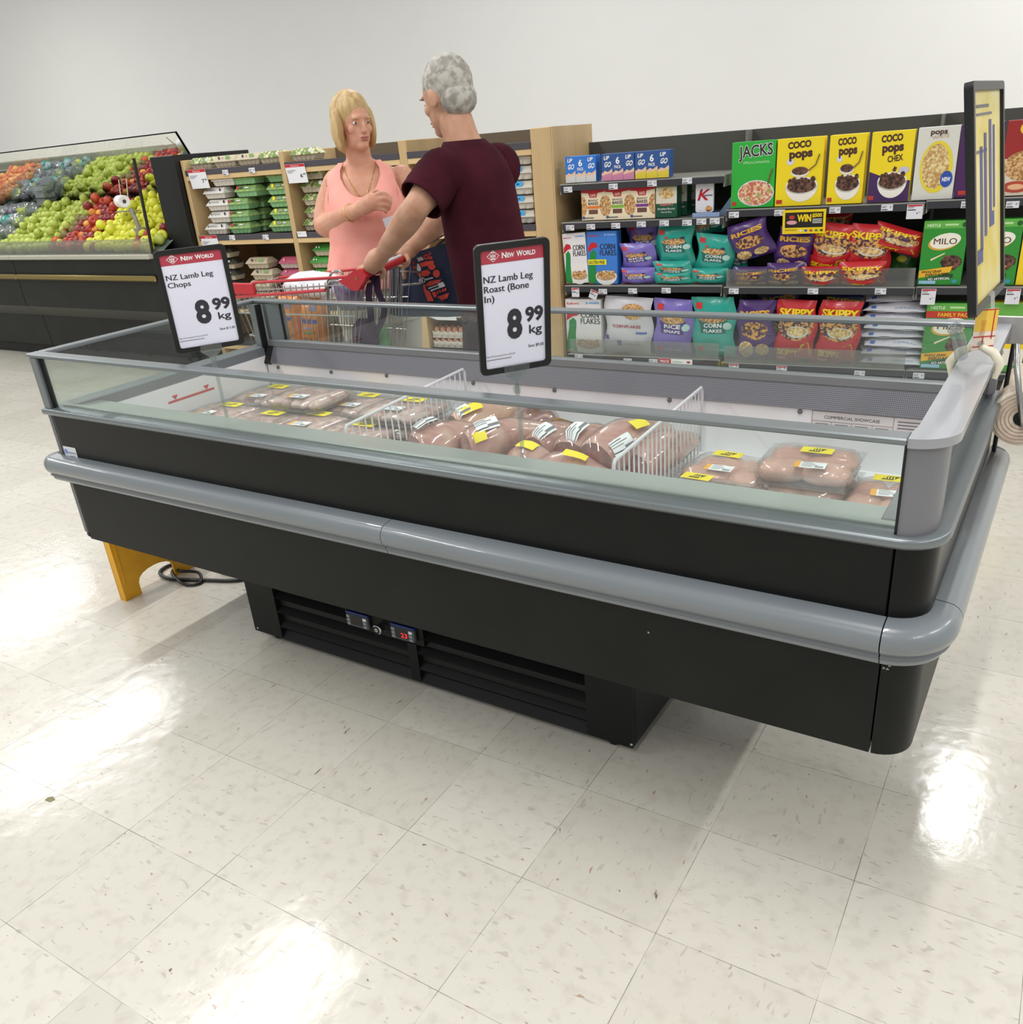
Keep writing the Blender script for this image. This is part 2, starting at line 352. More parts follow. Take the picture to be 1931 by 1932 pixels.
# glass
b = MB(); b.box((.018, .008, .806), (XS - .005, .012, .957), GLASS); b.build('glass_pane', case)
b = MB(); b.box((.134, .840, .83), (2.34, .844, .957), GLASS); b.build('glass_pane', case)
b = MB(); b.box((-.006, .022, .806), (-.002, .82, .957), GLASS); b.build('glass_pane', case)
b = MB(); b.box((2.372, .085, .806), (2.376, .80, .957), GLASS); b.build('glass_pane', case)
# liner
FZ = .605
b = MB()
b.box((.05, .17, FZ - .02), (2.30, .80, FZ), LINER)
b.box((.05, .80, FZ - .02), (2.30, .812, .752), LINER); b.box((.04, .14, FZ - .02), (.05, .81, .775), LINER); b.box((2.30, .14, FZ - .02), (2.31, .81, .80), LINER)
b.box((.05, .15, FZ - .02), (2.30, .17, .77), LINER)
for x, z in ((.11, .738), (.37, .738), (.62, .742), (.97, .742), (1.26, .742), (1.62, .742), (1.97, .742), (2.28, .742)):
    b.lathe([(.0, 0), (.006, 0), (.006, .004), (.0, .005)], GREYD, 8, F((x, .80, z), (1, 0, 0), (0, 0, 1)))
b.box((.051, .803, .605), (.054, .8, .752), GREYD)
rp = mat('red_load_line', '#c9413f', .5)
Ml = F((.0505, .36, .72), (0, 1, 0), (0, 0, 1))
b.rect(0, 0, .19, .007, rp, Ml, .0008)
for u in (.03, .16): b.poly([(u, .007), (u + .012, .022), (u - .012, .022)], rp, Ml, .0008)
b.build('liner', case)
b = MB(); b.add([(.02, .014, .8065), (2.335, .014, .8065), (2.335, .135, .797), (.02, .135, .797), (2.30, .172, .765), (.05, .172, .765)], [(0, 1, 2, 3), (3, 2, 4, 5)], LEDGE)
b.box((.02, .030, .803), (2.33, .045, .812), LEDGE, bev=.002); b.build('front_ledge', case)
b = MB(); b.box((-.002, .06, .77), (.045, .81, .807), mat('grey_liner_trim', '#777c82', .4, .2), bev=.002); b.build('liner_trim', case)
b = MB(); b.box((2.30, .06, .77), (2.345, .81, .807), MATS['grey_liner_trim'], bev=.002); b.build('liner_trim', case)
b = MB(); b.box((.05, .822, .805), (2.34, .85, .83), mat('grey_back_rail', '#808386', .4, .25), bev=.003); b.build('glass_base_rail', case)
# honeycomb air grille, a sloping strip of punched metal
def honey():
    m = bpy.data.materials.new('honeycomb_grille'); m.use_nodes = True; nt = m.node_tree; p = nt.nodes['Principled BSDF']; L = nt.links.new
    tc = nt.nodes.new('ShaderNodeTexCoord'); sp = nt.nodes.new('ShaderNodeSeparateXYZ'); L(tc.outputs['Object'], sp.inputs[0])
    def M2(op, a, b_):
        n = nt.nodes.new('ShaderNodeMath'); n.operation = op
        for i, q in enumerate((a, b_)):
            if isinstance(q, (int, float)): n.inputs[i].default_value = q
            else: L(q, n.inputs[i])
        return n.outputs[0]
    pu = M2('MULTIPLY', sp.outputs[0], 2 * PI / .0085); pv = M2('MULTIPLY', sp.outputs[2], 2 * PI / .0085)
    h = M2('MULTIPLY', M2('SINE', M2('ADD', pu, pv), 0), M2('SINE', M2('SUBTRACT', pu, pv), 0))
    r = nt.nodes.new('ShaderNodeValToRGB'); r.color_ramp.elements[0].position = .0; r.color_ramp.elements[1].position = .35
    r.color_ramp.elements[0].color = lin('#74747b') + (1,); r.color_ramp.elements[1].color = lin('#3f3f46') + (1,)
    L(h, r.inputs[0]); L(r.outputs[0], p.inputs['Base Color']); p.inputs['Roughness'].default_value = .5; return m
b = MB(); b.add([(.075, .793, .752), (2.30, .793, .752), (2.30, .824, .806), (.075, .824, .806), (.075, .81, .752), (2.30, .81, .752)], [(0, 1, 2, 3), (0, 1, 5, 4)], honey()); b.build('air_grille', case)
b = MB(); b.prism([(.79, .752), (.80, .745), (.83, .745), (.83, .808), (.82, .808)], .05, .077, BLKM, F((0, 0, 0), (0, 1, 0), (0, 0, 1))); b.build('grille_bracket', case)
# rating label on the liner back
b = MB(); M = F((2.0, .7995, .69), (1, 0, 0), (0, 0, 1)); PL = mat('pale_label', '#dcd6d6', .6); GI = mat('grey_ink', '#77737a', .6)
b.rect(0, 0, .27, .058, PL, M, .0005)
for a in ((0, .0, .27, .001), (0, .057, .27, .058), (0, 0, .001, .058), (.269, 0, .27, .058), (.19, 0, .191, .058), (0, .032, .19, .033), (0, .018, .19, .019), (.047, 0, .048, .033), (.095, 0, .096, .033), (.143, 0, .144, .033)): b.rect(*a, GI, M, .001)
b.text('COMMERCIAL SHOWCASE', .095, .040, .011, INK, M, w=.13, al='C', z=.001)
for i in range(4): b.rect(.010 + .047 * i, .024, .04 + .047 * i, .027, GI, M, .001)
for i in range(5): b.rect(.2, .014 + .008 * i, .26 - .01 * (i % 2), .017 + .008 * i, GI, M, .001)
b.build('rating_label', case)
# sticker low on the upper panel
b = MB(); M = F((.006, -.0005, .648), (1, 0, 0), (0, 0, 1)); b.rect(0, 0, .064, .042, mat('sticker_white', '#d9dde2', .5), M, .0005)
b.disc(.011, .026, .008, .008, mat('pale_blue_print', '#7d90d8', .5), M, .001); b.text('refrigeration', .02, .022, .007, INK, M, w=.04, z=.001); b.rect(.025, .012, .05, .0135, GI, M, .001); b.rect(.028, .008, .048, .0095, GI, M, .001); b.build('sticker', case)
# machine compartment under the case with louvred grille
b = MB(); YK = .217
b.box((.413, YK + .02, .028), (1.767, .70, .384), BLKM)
def kp(x0, z0, x1, z1): b.box((x0, YK, z0), (x1, YK + .018, z1), BLK2)
kp(.413, .028, .54, .384); kp(1.071, .028, 1.103, .384); kp(1.64, .028, 1.767, .384); kp(.54, .216, 1.071, .384); kp(1.103, .216, 1.64, .384); kp(.847, .155, 1.134, .22)
b.build('machine_compartment', case)
lv = MATS['charcoal_panel']
for x0, x1 in ((.54, 1.071), (1.103, 1.64)):
    for z in (.19, .138, .085, .05):
        b = MB(); zz = z; b.add([(x0, YK + .018, zz + .004), (x1, YK + .018, zz + .004), (x1, YK - .001, zz - .012 if z > .05 else zz - .022), (x0, YK - .001, zz - .012 if z > .05 else zz - .022), (x0, YK + .02, zz), (x1, YK + .02, zz)], [(0, 1, 2, 3), (3, 2, 5, 4)], lv); b.build('louvre', case)
for x in (.48, 1.70):
    for y in (.26, .65):
        b = MB(); b.lathe([(.02, 0), (.02, .012), (.012, .014), (.012, .03)], BLKM, 10, T(x, y, 0)); b.build('foot', case)
SCR = mat('bright_screw', '#c8c8c8', .3, .8)
for x, y in ((.417, YK), (1.752, YK)):
    b = MB(); b.lathe([(0, 0), (.004, 0), (.003, .003), (0, .003)], SCR, 8, F((x + .012, y, .04), (1, 0, 0), (0, 0, 1))); b.build('screw', case)
# two temperature controllers and the key lock
CTL = mat('controller_grey', '#50535a', .4); SCRN = mat('dark_screen', '#101014', .15); BLU = mat('blue_sticker', '#1c2f75', .5); LED = mat('red_led', '#ff2a30', .4, emit=1.6)
for x0, digits in ((.86, ''), (1.029, '23')):
    c = MB(); M = F((x0, YK - .014, .167), (1, 0, 0), (0, 0, 1))
    c.box((0, 0, -.014), (.083, .041, 0), CTL, M, bev=.003); c.box((-.001, .041, -.014), (.084, .047, -.002), BLU, M); c.text('CONTROL', .04, .0415, .006, WHT, F((x0, YK - .014, .214), (1, 0, 0), (0, 1, 0)), w=.06, al='C', z=.0005); ct = c.build('controller', case)
    s = MB(); s.rect(.017, .007, .062, .037, SCRN, M, .0006)
    if digits: s.text(digits, .048, .011, .021, LED, M, w=.022, al='C', z=.0012)
    s.build('screen', ct)
    for i in range(3):
        for x in (.003, .066):
            k = MB(); k.box((x, .004 + .012 * i, 0), (x + .012, .013 + .012 * i, .0012), mat('button_grey', '#8b8f96', .4) if (x < .01 or i < 2) else WHT, M); k.build('button', ct)
b = MB(); M = F((.985, YK, .186), (1, 0, 0), (0, 0, 1)); b.lathe([(.012, 0), (.012, .018), (.016, .02), (.016, .024), (.008, .026)], mat('chrome', '#c9c9c9', .12, 1), 16, M); b.disc(0, 0, .012, .012, BLKM, M, .0265); b.disc(0, 0, .006, .006, MATS['bright_screw'], M, .027); b.rect(-.004, -.001, .004, .001, BLKM, M, .0275); b.build('key_lock', case)
b = MB()
for px, py in ((1663, 1249), (1671, 1252), (1676, 1258), (1665, 1262), (1672, 1264), (690, 1030), (1222, 1195)):
    q = OY(px, py, -.001); b.poly([(0, 0), (.005, .001), (.004, .004), (.001, .005)], mat('scuff_white', '#8f918f', .7), F(q, (1, 0, 0), (0, 0, 1)))
b.build('scuff_marks', case)
# ---------------------------------------------------------------- wire dividers
def wire_divider(xf, xb, lbl):
    t = thing('wire_divider', lbl, 'divider', (xf, .18, FZ + .01), 'white wire dividers in the meat case'); W = mat('white_wire', '#dadbdf', .35)
    P = lambda u, z: V((xf + (xb - xf) * u, .18 + .585 * u, z))
    top = .796
    b = MB(); b.tube([P(0, FZ + .012), P(0, top - .01), P(.012, top), P(.985, top), P(1, top - .012), P(1, FZ + .012)], .0042, W, 8); b.tube([P(0, FZ + .012), P(1, FZ + .012)], .003, W, 6); b.build('frame', t)
    n = 21
    for i in range(1, n): 
        b = MB(); b.tube([P(i / n, FZ + .012), P(i / n, top)], .0021, W, 6, caps=False); b.build('wire', t)
    b = MB(); 
    for u in (.1, .5, .9): b.tube([P(u, FZ + .008), P(u, FZ + .008) + V((.1, 0, 0))], .0025, W, 6)
    b.tube([P(.1, FZ + .008) + V((.1, 0, 0)), P(.9, FZ + .008) + V((.1, 0, 0))], .0025, W, 6); b.build('foot', t)
wire_divider(1.005, .965, 'white wire divider between the flat packs and the lamb legs')
wire_divider(1.755, 1.725, 'white wire divider between the lamb legs and the pale chicken packs')
# ================================================================ MEAT
FILM = clear('cling_film', '#f8f5f3', .04, .08, .09, (.95, .92, .92))
TRAYC = clear('clear_tray', '#eceeee', .06, .06, .10, (.9, .9, .92))
YEL = mat('yellow_label', '#f5e11c', .5); LBL = mat('white_label', '#eef1f3', .5); ORG = mat('orange_band', '#f0b030', .5)
LAMB = two_tone('raw_lamb', '#b98279', '#e6cdc5', 24, .36, .60, .32, 6, .25, coat=.25, dist=1.2)
CHICK = two_tone('raw_chicken', '#d79f8c', '#e6b9a8', 9, .3, .7, .3, 4, .12, coat=.3)
def blob(b, c, r, m, seed, amp=.18, n=14, k=9, rotz=0.0, flat=1.0):
    rnd = random.Random(seed); ph = [rnd.uniform(0, 6.28) for _ in range(6)]; rows = []
    for i in range(k + 1):
        la = -PI / 2 + PI * i / k; row = []
        for j in range(n):
            lo = 2 * PI * j / n
            q = 1 + amp * (.5 * math.sin(2 * lo + ph[0]) + .35 * math.sin(3 * lo + ph[1] + 2 * la) + .3 * math.sin(5 * lo + ph[2]) * math.cos(la) + .3 * math.cos(3 * la + ph[3]))
            ce = math.copysign(abs(math.cos(la)) ** .75, math.cos(la))
            x = r[0] * ce * math.cos(lo) * q; y = r[1] * ce * math.sin(lo) * q; z = r[2] * math.sin(la) * q * flat
            row.append((c[0] + x * math.cos(rotz) - y * math.sin(rotz), c[1] + x * math.sin(rotz) + y * math.cos(rotz), c[2] + z))
        rows.append(row)
    b.grid(rows, m, None, True, True)
def price_labels(par, zt, yel, wht, rot, yw=.034):
    """flat labels stuck on top of a pack, in its own coordinates"""
    if yel:
        b = MB(); M = T(yel[0], yel[1], zt) @ RZ(rot); b.rect(-yw, -yw * .52, yw, yw * .52, YEL, M, .0006)
        b.poly([(-.02, -.011), (.006, -.011), (.02, .011), (-.006, .011)], mat('black_print', '#2c2b22', .6), M, .0009)
        for i in range(4): b.rect(-.012 + .006 * i, -.007, -.009 + .006 * i, .007, YEL, M, .0012)
        o = b.build('yellow_label', par); o['label'] = 'bright yellow label with a black emblem'
    if wht:
        b = MB(); M = T(wht[0], wht[1], zt) @ RZ(rot + .08); b.rect(-.034, -.019, .034, .019, LBL, M, .0007); b.rect(-.034, -.019, -.022, .019, ORG, M, .0010)
        for i in range(4): b.rect(-.018, .013 - .008 * i, .004 + .006 * ((i * 7) % 3), .0155 - .008 * i, GI, M, .0010)
        for i in range(6): b.rect(.012 + .003 * i, -.015, .0135 + .003 * i, -.004, INK, M, .0010)
        o = b.build('white_label', par); o['label'] = 'white price label with grey print'
def pack(name, lbl, cat, group, cx, cy, z0, L, W, H, rot, m, yel, wht, seed, style):
    t = thing(name, lbl, cat, (0, 0, 0), group)
    b = MB(); tw = .012
    b.prism([(-L/2, -W/2), (L/2, -W/2), (L/2, W/2), (-L/2, W/2)], 0, .002, TRAYC)
    rim = lambda o, z: [(-L/2 - o, -W/2 - o, z), (L/2 + o, -W/2 - o, z), (L/2 + o, W/2 + o, z), (-L/2 - o, W/2 + o, z)]
    b.grid([rim(-.004, .001), rim(.004, H * .7), rim(.010, H * .72)], TRAYC, None, False, True); b.build('tray', t)
    b = MB()
    if style == 'chop':
        rn = random.Random(seed)
        for i in range(5):
            u = -L * .36 + L * .72 * i / 4
            blob(b, (u, rn.uniform(-.006, .006), H * .44), (L * .145, W * .46, H * .50), m, seed + i, .16)
    else:
        for i, (u, w_) in enumerate(((-.24, -.2), (.23, -.18), (-.2, .22), (.24, .2))):
            blob(b, (L * u, W * w_, H * .46), (L * .29, W * .30, H * .5), m, seed + i, .14)
    b.build('meat', t)
    b = MB(); rows = []
    for k, (o, z) in enumerate(((.006, H * .5), (.006, H * .74), (-.004, H * .96), (-.016, H * 1.04), (-.05, H * 1.06))):
        x, y = L / 2 + o, W / 2 + o; r = []
        for q in range(24):
            a = 2 * PI * q / 24; c, s = math.cos(a), math.sin(a); p = 5.0; d = (abs(c) ** p + abs(s) ** p) ** (-1 / p); r.append((x * c * d, y * s * d, z + .0012 * math.sin(q * 2.3 + seed + k)))
        rows.append(r)
    rows.append([(0, 0, H * 1.06)] * 24); b.grid(rows, FILM, None, True, True); b.build('film', t)
    price_labels(t, H * 1.07, yel, wht, 0, .040 if style == 'chop' else .036)
    t.location = (cx, cy, z0); t.rotation_euler = (0, 0, rot); return t
GC = 'clear trays of lamb leg chops'
def chop(yp, wp, zt, lbl, seed, rot=0.0, nlow=1, low=('',), L=.225, W=.205, H=.034):
    # yp / wp: image positions of the yellow and white labels, which lie flat at height zt
    A = OZ(*yp, zt) if yp else None; B = OZ(*wp, zt) if wp else None
    if A is not None and B is not None: c = (A + B) / 2
    elif A is not None: c = A + V((-.0, -.055, 0))
    else: c = B + V((0, .05, 0))
    c.y = min(max(c.y, .17 + W / 2 + .012), .80 - W / 2 - .012)
    c.x = min(max(c.x, .05 + L / 2 + .008), .985 - L / 2)
    for k in range(nlow): pack('lamb_chop_pack', low[k], 'meat pack', GC, c.x, c.y, FZ + .001 + .0385 * k, L, W, H, rot, LAMB, None, None, seed + 20 + k, 'chop')
    loc = lambda q: None if q is None else (max(-L/2+.04, min(L/2-.04, q.x - c.x)), max(-W/2+.025, min(W/2-.025, q.y - c.y)))
    return pack('lamb_chop_pack', lbl, 'meat pack', GC, c.x, c.y, zt - H * 1.07, L, W, H, rot, LAMB, loc(A), loc(B), seed, 'chop')
base_packs = []
chop((438, 763), (389, 777), .684, 'lamb chop pack in the front row nearest the left glass end', 11, low=('lamb chop pack under the pack nearest the left glass end',))
chop((516, 779), None, .684, 'lamb chop pack second from the left in the front row, yellow label up', 12, low=('lamb chop pack under the front row pack second from the left',))
chop((603, 780), (565, 799), .684, 'lamb chop pack third in the front row, white label half hidden by the front ledge', 13, low=('lamb chop pack under the front row pack third from the left',))
chop((526, 729), (485, 746), .685, 'lamb chop pack in the back row nearest the left end, on a second layer', 14, low=('lamb chop pack under the back row pack nearest the left end',))
chop(None, (563, 747), .724, 'lamb chop pack raised highest in the back row with fatty chop edges showing', 15, nlow=2, low=('lamb chop pack at the bottom under the raised back row pack', 'lamb chop pack in the middle under the raised back row pack'))
chop((696, 745), (661, 763), .685, 'lamb chop pack third in the back row beside the stacked packs at the divider', 16, low=('lamb chop pack under the back row pack third from the left',))
chop((690, 800), None, .684, 'lamb chop pack right against the first wire divider in the front row', 17, low=('lamb chop pack under the front row pack at the first divider',))
chop((781, 754), (742, 770), .724, 'topmost lamb chop pack of the stack behind the first wire divider', 18, nlow=2, low=('lamb chop pack at the bottom of the stack behind the first divider', 'lamb chop pack in the middle of the stack behind the first divider'))
GK = 'clear packs of pale chicken breast'
def chick(lbl, c, yp, wp, zt, seed, rot, L=.22, W=.165, H=.048):
    c = V((c[0], c[1], 0)); R = RZ(-rot)
    def loc(p):
        if p is None: return None
        q = R @ (OZ(*p, zt) - V((c.x, c.y, zt))); return (max(-L/2+.035, min(L/2-.035, q.x)), max(-W/2+.02, min(W/2-.02, q.y)))
    pack('chicken_pack', lbl, 'meat pack', GK, c.x, c.y, zt - H * 1.07, L, W, H, rot, CHICK, loc(yp), loc(wp), seed, 'chick')
chick('single chicken pack beside the second wire divider, at the back', (1.87, .60), (1375, 857), (1357, 883), .660, 41, -.08)
chick('single chicken pack beside the second wire divider, at the front with a yellow label', (1.885, .425), (1316, 899), None, .660, 42, -.06)
chick('upper pack of the two stacked chicken packs', (2.05, .60), (1543, 850), (1523, 886), .705, 43, .02, .20, .18)
chick('lower pack of the two stacked chicken packs', (2.05, .60), None, None, .655, 44, .02, .20, .18)
chick('chicken pack at the right end beside the grey corner post', (2.225, .555), (1683, 899), (1675, 931), .658, 45, .05, .14, .19)
# lamb legs in shrink wrap
FATP = two_tone('lamb_fat', '#c68a80', '#ebccba', 12, .35, .62, .3, 5, .15, coat=.4, dist=.8)
FATY = two_tone('lamb_fat_cream', '#dfae94', '#eccfb2', 9, .35, .65, .3, 5, .15, coat=.4, dist=.6)
FATM = two_tone('lamb_fat_mottled', '#8a5a5a', '#e0b7ab', 13, .42, .56, .3, 5, .15, coat=.4, dist=1.5)
CUT = two_tone('lamb_cut_face', '#6b3033', '#8f4a49', 22, .4, .6, .28, 6, .2, coat=.4, dist=1)
CUTB = two_tone('lamb_cut_face_brown', '#8a5d55', '#a2746b', 22, .4, .6, .3, 6, .2, coat=.4, dist=1)
BONE = mat('bone', '#e2b9a8', .5); WRAP = clear('shrink_wrap', '#f6f2f1', .06, .05, .03, (.95, .9, .9))
def leg(lbl, c, d, Ln, R, fat, cut, seed, pitch=0.0, yl=None, wl=None, roll=0.0):
    """c: centre, d: direction from the cut face to the shank"""
    t = thing('lamb_roast', lbl, 'meat', (0, 0, 0), 'shrink wrapped lamb legs'); rn = random.Random(seed); ph = [rn.uniform(0, 6.28) for _ in range(5)]
    prof = ((0, .80), (.04, .93), (.16, 1.0), (.35, .98), (.55, .84), (.72, .62), (.86, .46), (.95, .38), (1.0, .22))
    def ring(u, r, n=18, k=1.0):
        out = []
        for j in range(n):
            a = 2 * PI * j / n; q = r * R * k * (1 + .10 * math.sin(2 * a + ph[0] + u * 2) + .06 * math.sin(3 * a + ph[1] - u * 3) + .03 * math.sin(5 * a + ph[2] + 6 * u))
            out.append((Ln * (u - .45), q * math.cos(a) * 1.08, q * math.sin(a) * .88 + .012 * math.sin(u * 3)))
        return out
    b = MB(); rows = [ring(u, r) for u, r in prof]; b.grid(rows, fat, None, True, True); b.add(rows[-1], [tuple(range(18))], cut)
    b.build('leg_flesh', t)
    f = MB(); cen = (Ln * -.45 - .006, 0, 0); r0 = rows[0]; mid = [tuple(cen[i] + (p[i] - cen[i]) * .55 - (.004 if i == 0 else 0) for i in range(3)) for p in r0]
    f.grid([r0, mid, [(cen[0] - .005, 0, 0)] * 18], cut, None, True, True)
    f.disc(0, 0, R * .22, R * .20, BONE, F((cen[0] - .008, .01, -.01), (0, -1, 0), (0, 0, 1)), .0, 14); f.disc(0, 0, R * .11, R * .10, CUTB, F((cen[0] - .008, .01, -.01), (0, -1, 0), (0, 0, 1)), .0008, 12)
    f.build('cut_face', t)
    w = MB(); wr = [[(p[0] * 1.0 - .0, p[1] * 1.03, p[2] * 1.03 + .0) for p in ring(u, r, 18, 1.02)] for u, r in prof]
    tip = [(Ln * .60, .25 * p[1] * 2.4, .012 * math.sin(j * 2.1)) for j, p in enumerate(wr[-1])]
    w.grid([[(Ln * -.50, p[1] * .5, p[2] * .5) for p in wr[0]]] + wr + [tip], WRAP, None, True, True)
    w.build('shrink_wrap', t)
    def patch(u, a, W_, H_, m, nm):
        q = MB(); rows = []
        for i in range(5):
            uu = u + (i - 2) / 4 * W_ / Ln; rr = 0
            for (u0, r0_), (u1, r1_) in zip(prof, prof[1:]):
                if u0 <= uu <= u1: rr = r0_ + (r1_ - r0_) * (uu - u0) / (u1 - u0)
            row = []
            for j in range(5):
                aa = a + (j - 2) / 4 * H_ / R; s = rr * R * 1.2; row.append((Ln * (uu - .45), s * math.cos(aa) * 1.08, s * math.sin(aa) * .93 + .012 * math.sin(uu * 3)))
            rows.append(row)
        q.grid(rows, m, None, True)
        if m is LBL:
            ax = lambda i, f, k: V(rows[i][int(f)]).lerp(V(rows[i][min(4, int(f) + 1)]), f - int(f)) * k
            for f0, f1, i0, i1, mm in ((.5, .75, 0, 2, GI), (1.2, 1.4, 0, 3, GI), (1.9, 2.1, 0, 2, GI), (2.6, 3.4, 2, 4, GI), (3.3, 3.6, 0, 2, INK)):
                q.grid([[ax(i, f0, 1), ax(i, f1, 1)] for i in range(i0, i1 + 1)], mm, T(0, 0, .0012), True)
        o = q.build(nm, t)
    if yl: patch(yl[0], yl[1], .06, .026, YEL, 'yellow_label')
    if wl: patch(wl[0], wl[1], .062, .036, LBL, 'white_label')
    d = V(d).normalized(); t.location = c; t.rotation_euler = (roll, -pitch, math.atan2(d.y, d.x)); return t
P = PI
leg('lamb leg nearest the first divider with a brown cut face facing the front', (1.105, .475, .668), (.45, .9, 0), .235, .066, FATP, CUTB, 3, 0, None, (.16, 1.5))
leg('creamy lamb leg lying at the back behind the brown cut face', (1.12, .655, .675), (.5, .8, 0), .25, .062, FATY, CUT, 5, .05, (.2, 2.0), (.05, 1.9))
leg('mottled lamb leg at the back with a yellow label along its top', (1.255, .665, .672), (-.55, .75, 0), .23, .064, FATM, CUT, 7, 0, (.3, 1.7))
leg('large lamb leg with a square white label, just left of the roast sign pole', (1.275, .50, .682), (.6, .75, 0), .25, .066, FATP, CUTB, 9, .03, (.05, 2.4), (.22, 2.0))
leg('dark cut lamb leg with a white label, right of the roast sign pole', (1.40, .56, .668), (.3, .95, 0), .20, .060, FATP, CUT, 10, 0, (.7, 1.2), (.1, 1.9))
leg('small lamb shank end poking out low at the front', (1.42, .42, .655), (.95, -.25, 0), .17, .052, FATP, CUT, 12, 0, (.35, 1.8))
leg('lamb leg with a deep red cut face facing the front, under a white label', (1.50, .56, .672), (.12, .99, 0), .20, .064, FATP, CUT, 13, 0, None, (.12, 1.6))
leg('low lamb leg at the front edge with a yellow strip on top', (1.535, .40, .652), (.95, .1, 0), .21, .054, FATP, CUT, 15, 0, (.5, 1.7))
leg('largest lamb leg leaning against the second divider with a long white label', (1.61, .56, .688), (.30, .95, 0), .28, .066, FATP, CUT, 17, .02, (.45, 2.1), (.13, 2.5))
leg('lamb leg pressed against the bars of the second divider', (1.685, .60, .66), (.2, .97, 0), .27, .054, FATP, CUT, 19)
# ================================================================ SIGNS
FRM = mat('sign_frame_black', '#0e0f10', .38); PAP = mat('sign_paper', '#e4e3f2', .5); BAND = mat('sign_band', '#b33a4c', .5); SINK = mat('sign_ink', '#2e2d35', .6)
CLR = clear('clear_acrylic', '#e2e6e6', .07, .03, .05)
def rrect(x0, y0, x1, y1, r, n=5):
    p = []
    for cx, cy, a in ((x1 - r, y0 + r, -PI/2), (x1 - r, y1 - r, 0), (x0 + r, y1 - r, PI/2), (x0 + r, y0 + r, PI)):
        for i in range(n + 1): p.append((cx + r * math.cos(a + PI/2 * i / n), cy + r * math.sin(a + PI/2 * i / n)))
    return p
def frame_ring(b, w, h, t, m, M, d=.008, r=.012):
    o = rrect(-w/2, 0, w/2, h, r); i = rrect(-w/2 + t, t, w/2 - t, h - t, max(.002, r - t * .5)); 
    rows = [[(x, y, -d / 2) for x, y in i], [(x, y, -d / 2) for x, y in o], [(x, y, d / 2 - .001) for x, y in o], [(x * .992, y * .994 + h * .003, d / 2) for x, y in o], [(x, y, d / 2) for x, y in i], [(x, y, -d / 2) for x, y in i]]
    b.grid(rows, m, M, False, True)
def price_sign(lbl, px, py, pz, psi, tilt, w, h, lines, save, was):
    a = V((math.cos(psi), math.sin(psi), 0)); nb = V((-math.sin(psi), math.cos(psi), 0)); up = V((0, 0, 1)) * math.cos(tilt) + nb * math.sin(tilt)
    t = thing('price_sign', lbl, 'sign', (px, py, .80)); M = F((px, py, pz), a, up)
    b = MB(); frame_ring(b, w, h, .0125, FRM, M); b.rect(-w/2 + .005, .005, w/2 - .005, h - .005, FRM, M, -.0035); b.build('frame', t)
    b = MB(); x0, x1, y0, y1 = -w/2 + .011, w/2 - .011, .011, h - .011; W, H = x1 - x0, y1 - y0; X = lambda u: x0 + W * u; Y = lambda v: y1 - H * v
    b.rect(x0, y0, x1, y1, PAP, M, .0); b.rect(x0, Y(.115), x1, y1, BAND, M, .0004)
    # crest: outlined diamond with two letters
    c = (X(.205), Y(.055)); dm = lambda k, kk=1: [(c[0] - W * .095 * k, c[1]), (c[0], c[1] - H * .048 * k), (c[0] + W * .095 * k, c[1]), (c[0], c[1] + H * .048 * k)]
    b.poly(dm(1), WHT, M, .0008); b.poly(dm(.88), BAND, M, .0011); b.text('NW', c[0], c[1] - H * .015, H * .045, WHT, M, w=W * .085, al='C', bold=.02, z=.0014)
    for q in (-.02, -.024, .027, .031): b.rect(c[0] - W * .03, c[1] + H * q - .0006, c[0] + W * .03, c[1] + H * q + .0006, WHT, M, .0014)
    b.text('N', X(.34), Y(.078), H * .062, WHT, M, w=W * .075, bold=.03, z=.0008); b.text('EW', X(.425), Y(.078), H * .05, WHT, M, w=W * .105, bold=.03, z=.0008)
    b.text('W', X(.565), Y(.078), H * .062, WHT, M, w=W * .10, bold=.03, z=.0008); b.text('ORLD', X(.665), Y(.078), H * .05, WHT, M, w=W * .195, bold=.03, z=.0008)
    for i, (s, k) in enumerate(lines): b.strike(s, X(.045), Y(.265 + .079 * i), H * .078, SINK, M, w=W * k, dx=.02)
    b.text('8', X(.50), Y(.745), H * .33, SINK, M, w=W * .245, al='C', bold=.045, z=.0006); b.text('99', X(.82), Y(.625), H * .165, SINK, M, w=W * .29, al='C', bold=.04, z=.0006)
    b.text('kg', X(.835), Y(.735), H * .105, SINK, M, w=W * .21, al='C', bold=.016, z=.0006); b.strike(save, X(.96), Y(.855), H * .036, SINK, M, w=W * .25, al='R', dx=.012)
    b.text(was, X(.03), Y(.895), H * .024, GI, M, w=W * .46, z=.0006); b.rect(X(.03), Y(.921), X(.43), Y(.915), GI, M, .0006)
    b.build('price_card', t)
    b = MB(); b.box((-.028, -.004, -.005), (.028, .014, .0062), CLR, M, bev=.001); b.poly([(-.028, -.004), (.028, -.004), (.007, -.022), (-.007, -.022)], CLR, M, .002); b.poly([(-.028, -.004), (.028, -.004), (.007, -.022), (-.007, -.022)], CLR, M, -.002); b.box((-.007, -.05, -.006), (.007, -.02, .006), CLR, M, bev=.002); b.build('clear_clip', t)
    b = MB(); b.tube([M @ V((0, -.03, 0)), V((px, py, pz - .09)), V((px, py, .775))], .0048, CLR, 10); b.build('clear_pole', t)
price_sign('black framed price sign for lamb leg chops on the left clear pole', .595, .152, .977, .976, -.02, .176, .257, (('NZ Lamb Leg', .745), ('Chops', .36)), 'Save $11.00', 'Non-Promotional Price $19.99')
price_sign('black framed price sign for bone-in lamb leg roast on the right clear pole', 1.55, .152, .981, .922, -.11, .157, .26, (('NZ Lamb Leg', .765), ('Roast (Bone', .70), ('In)', .15)), 'Save $9.50', 'Non-Promotional Price $18.49')
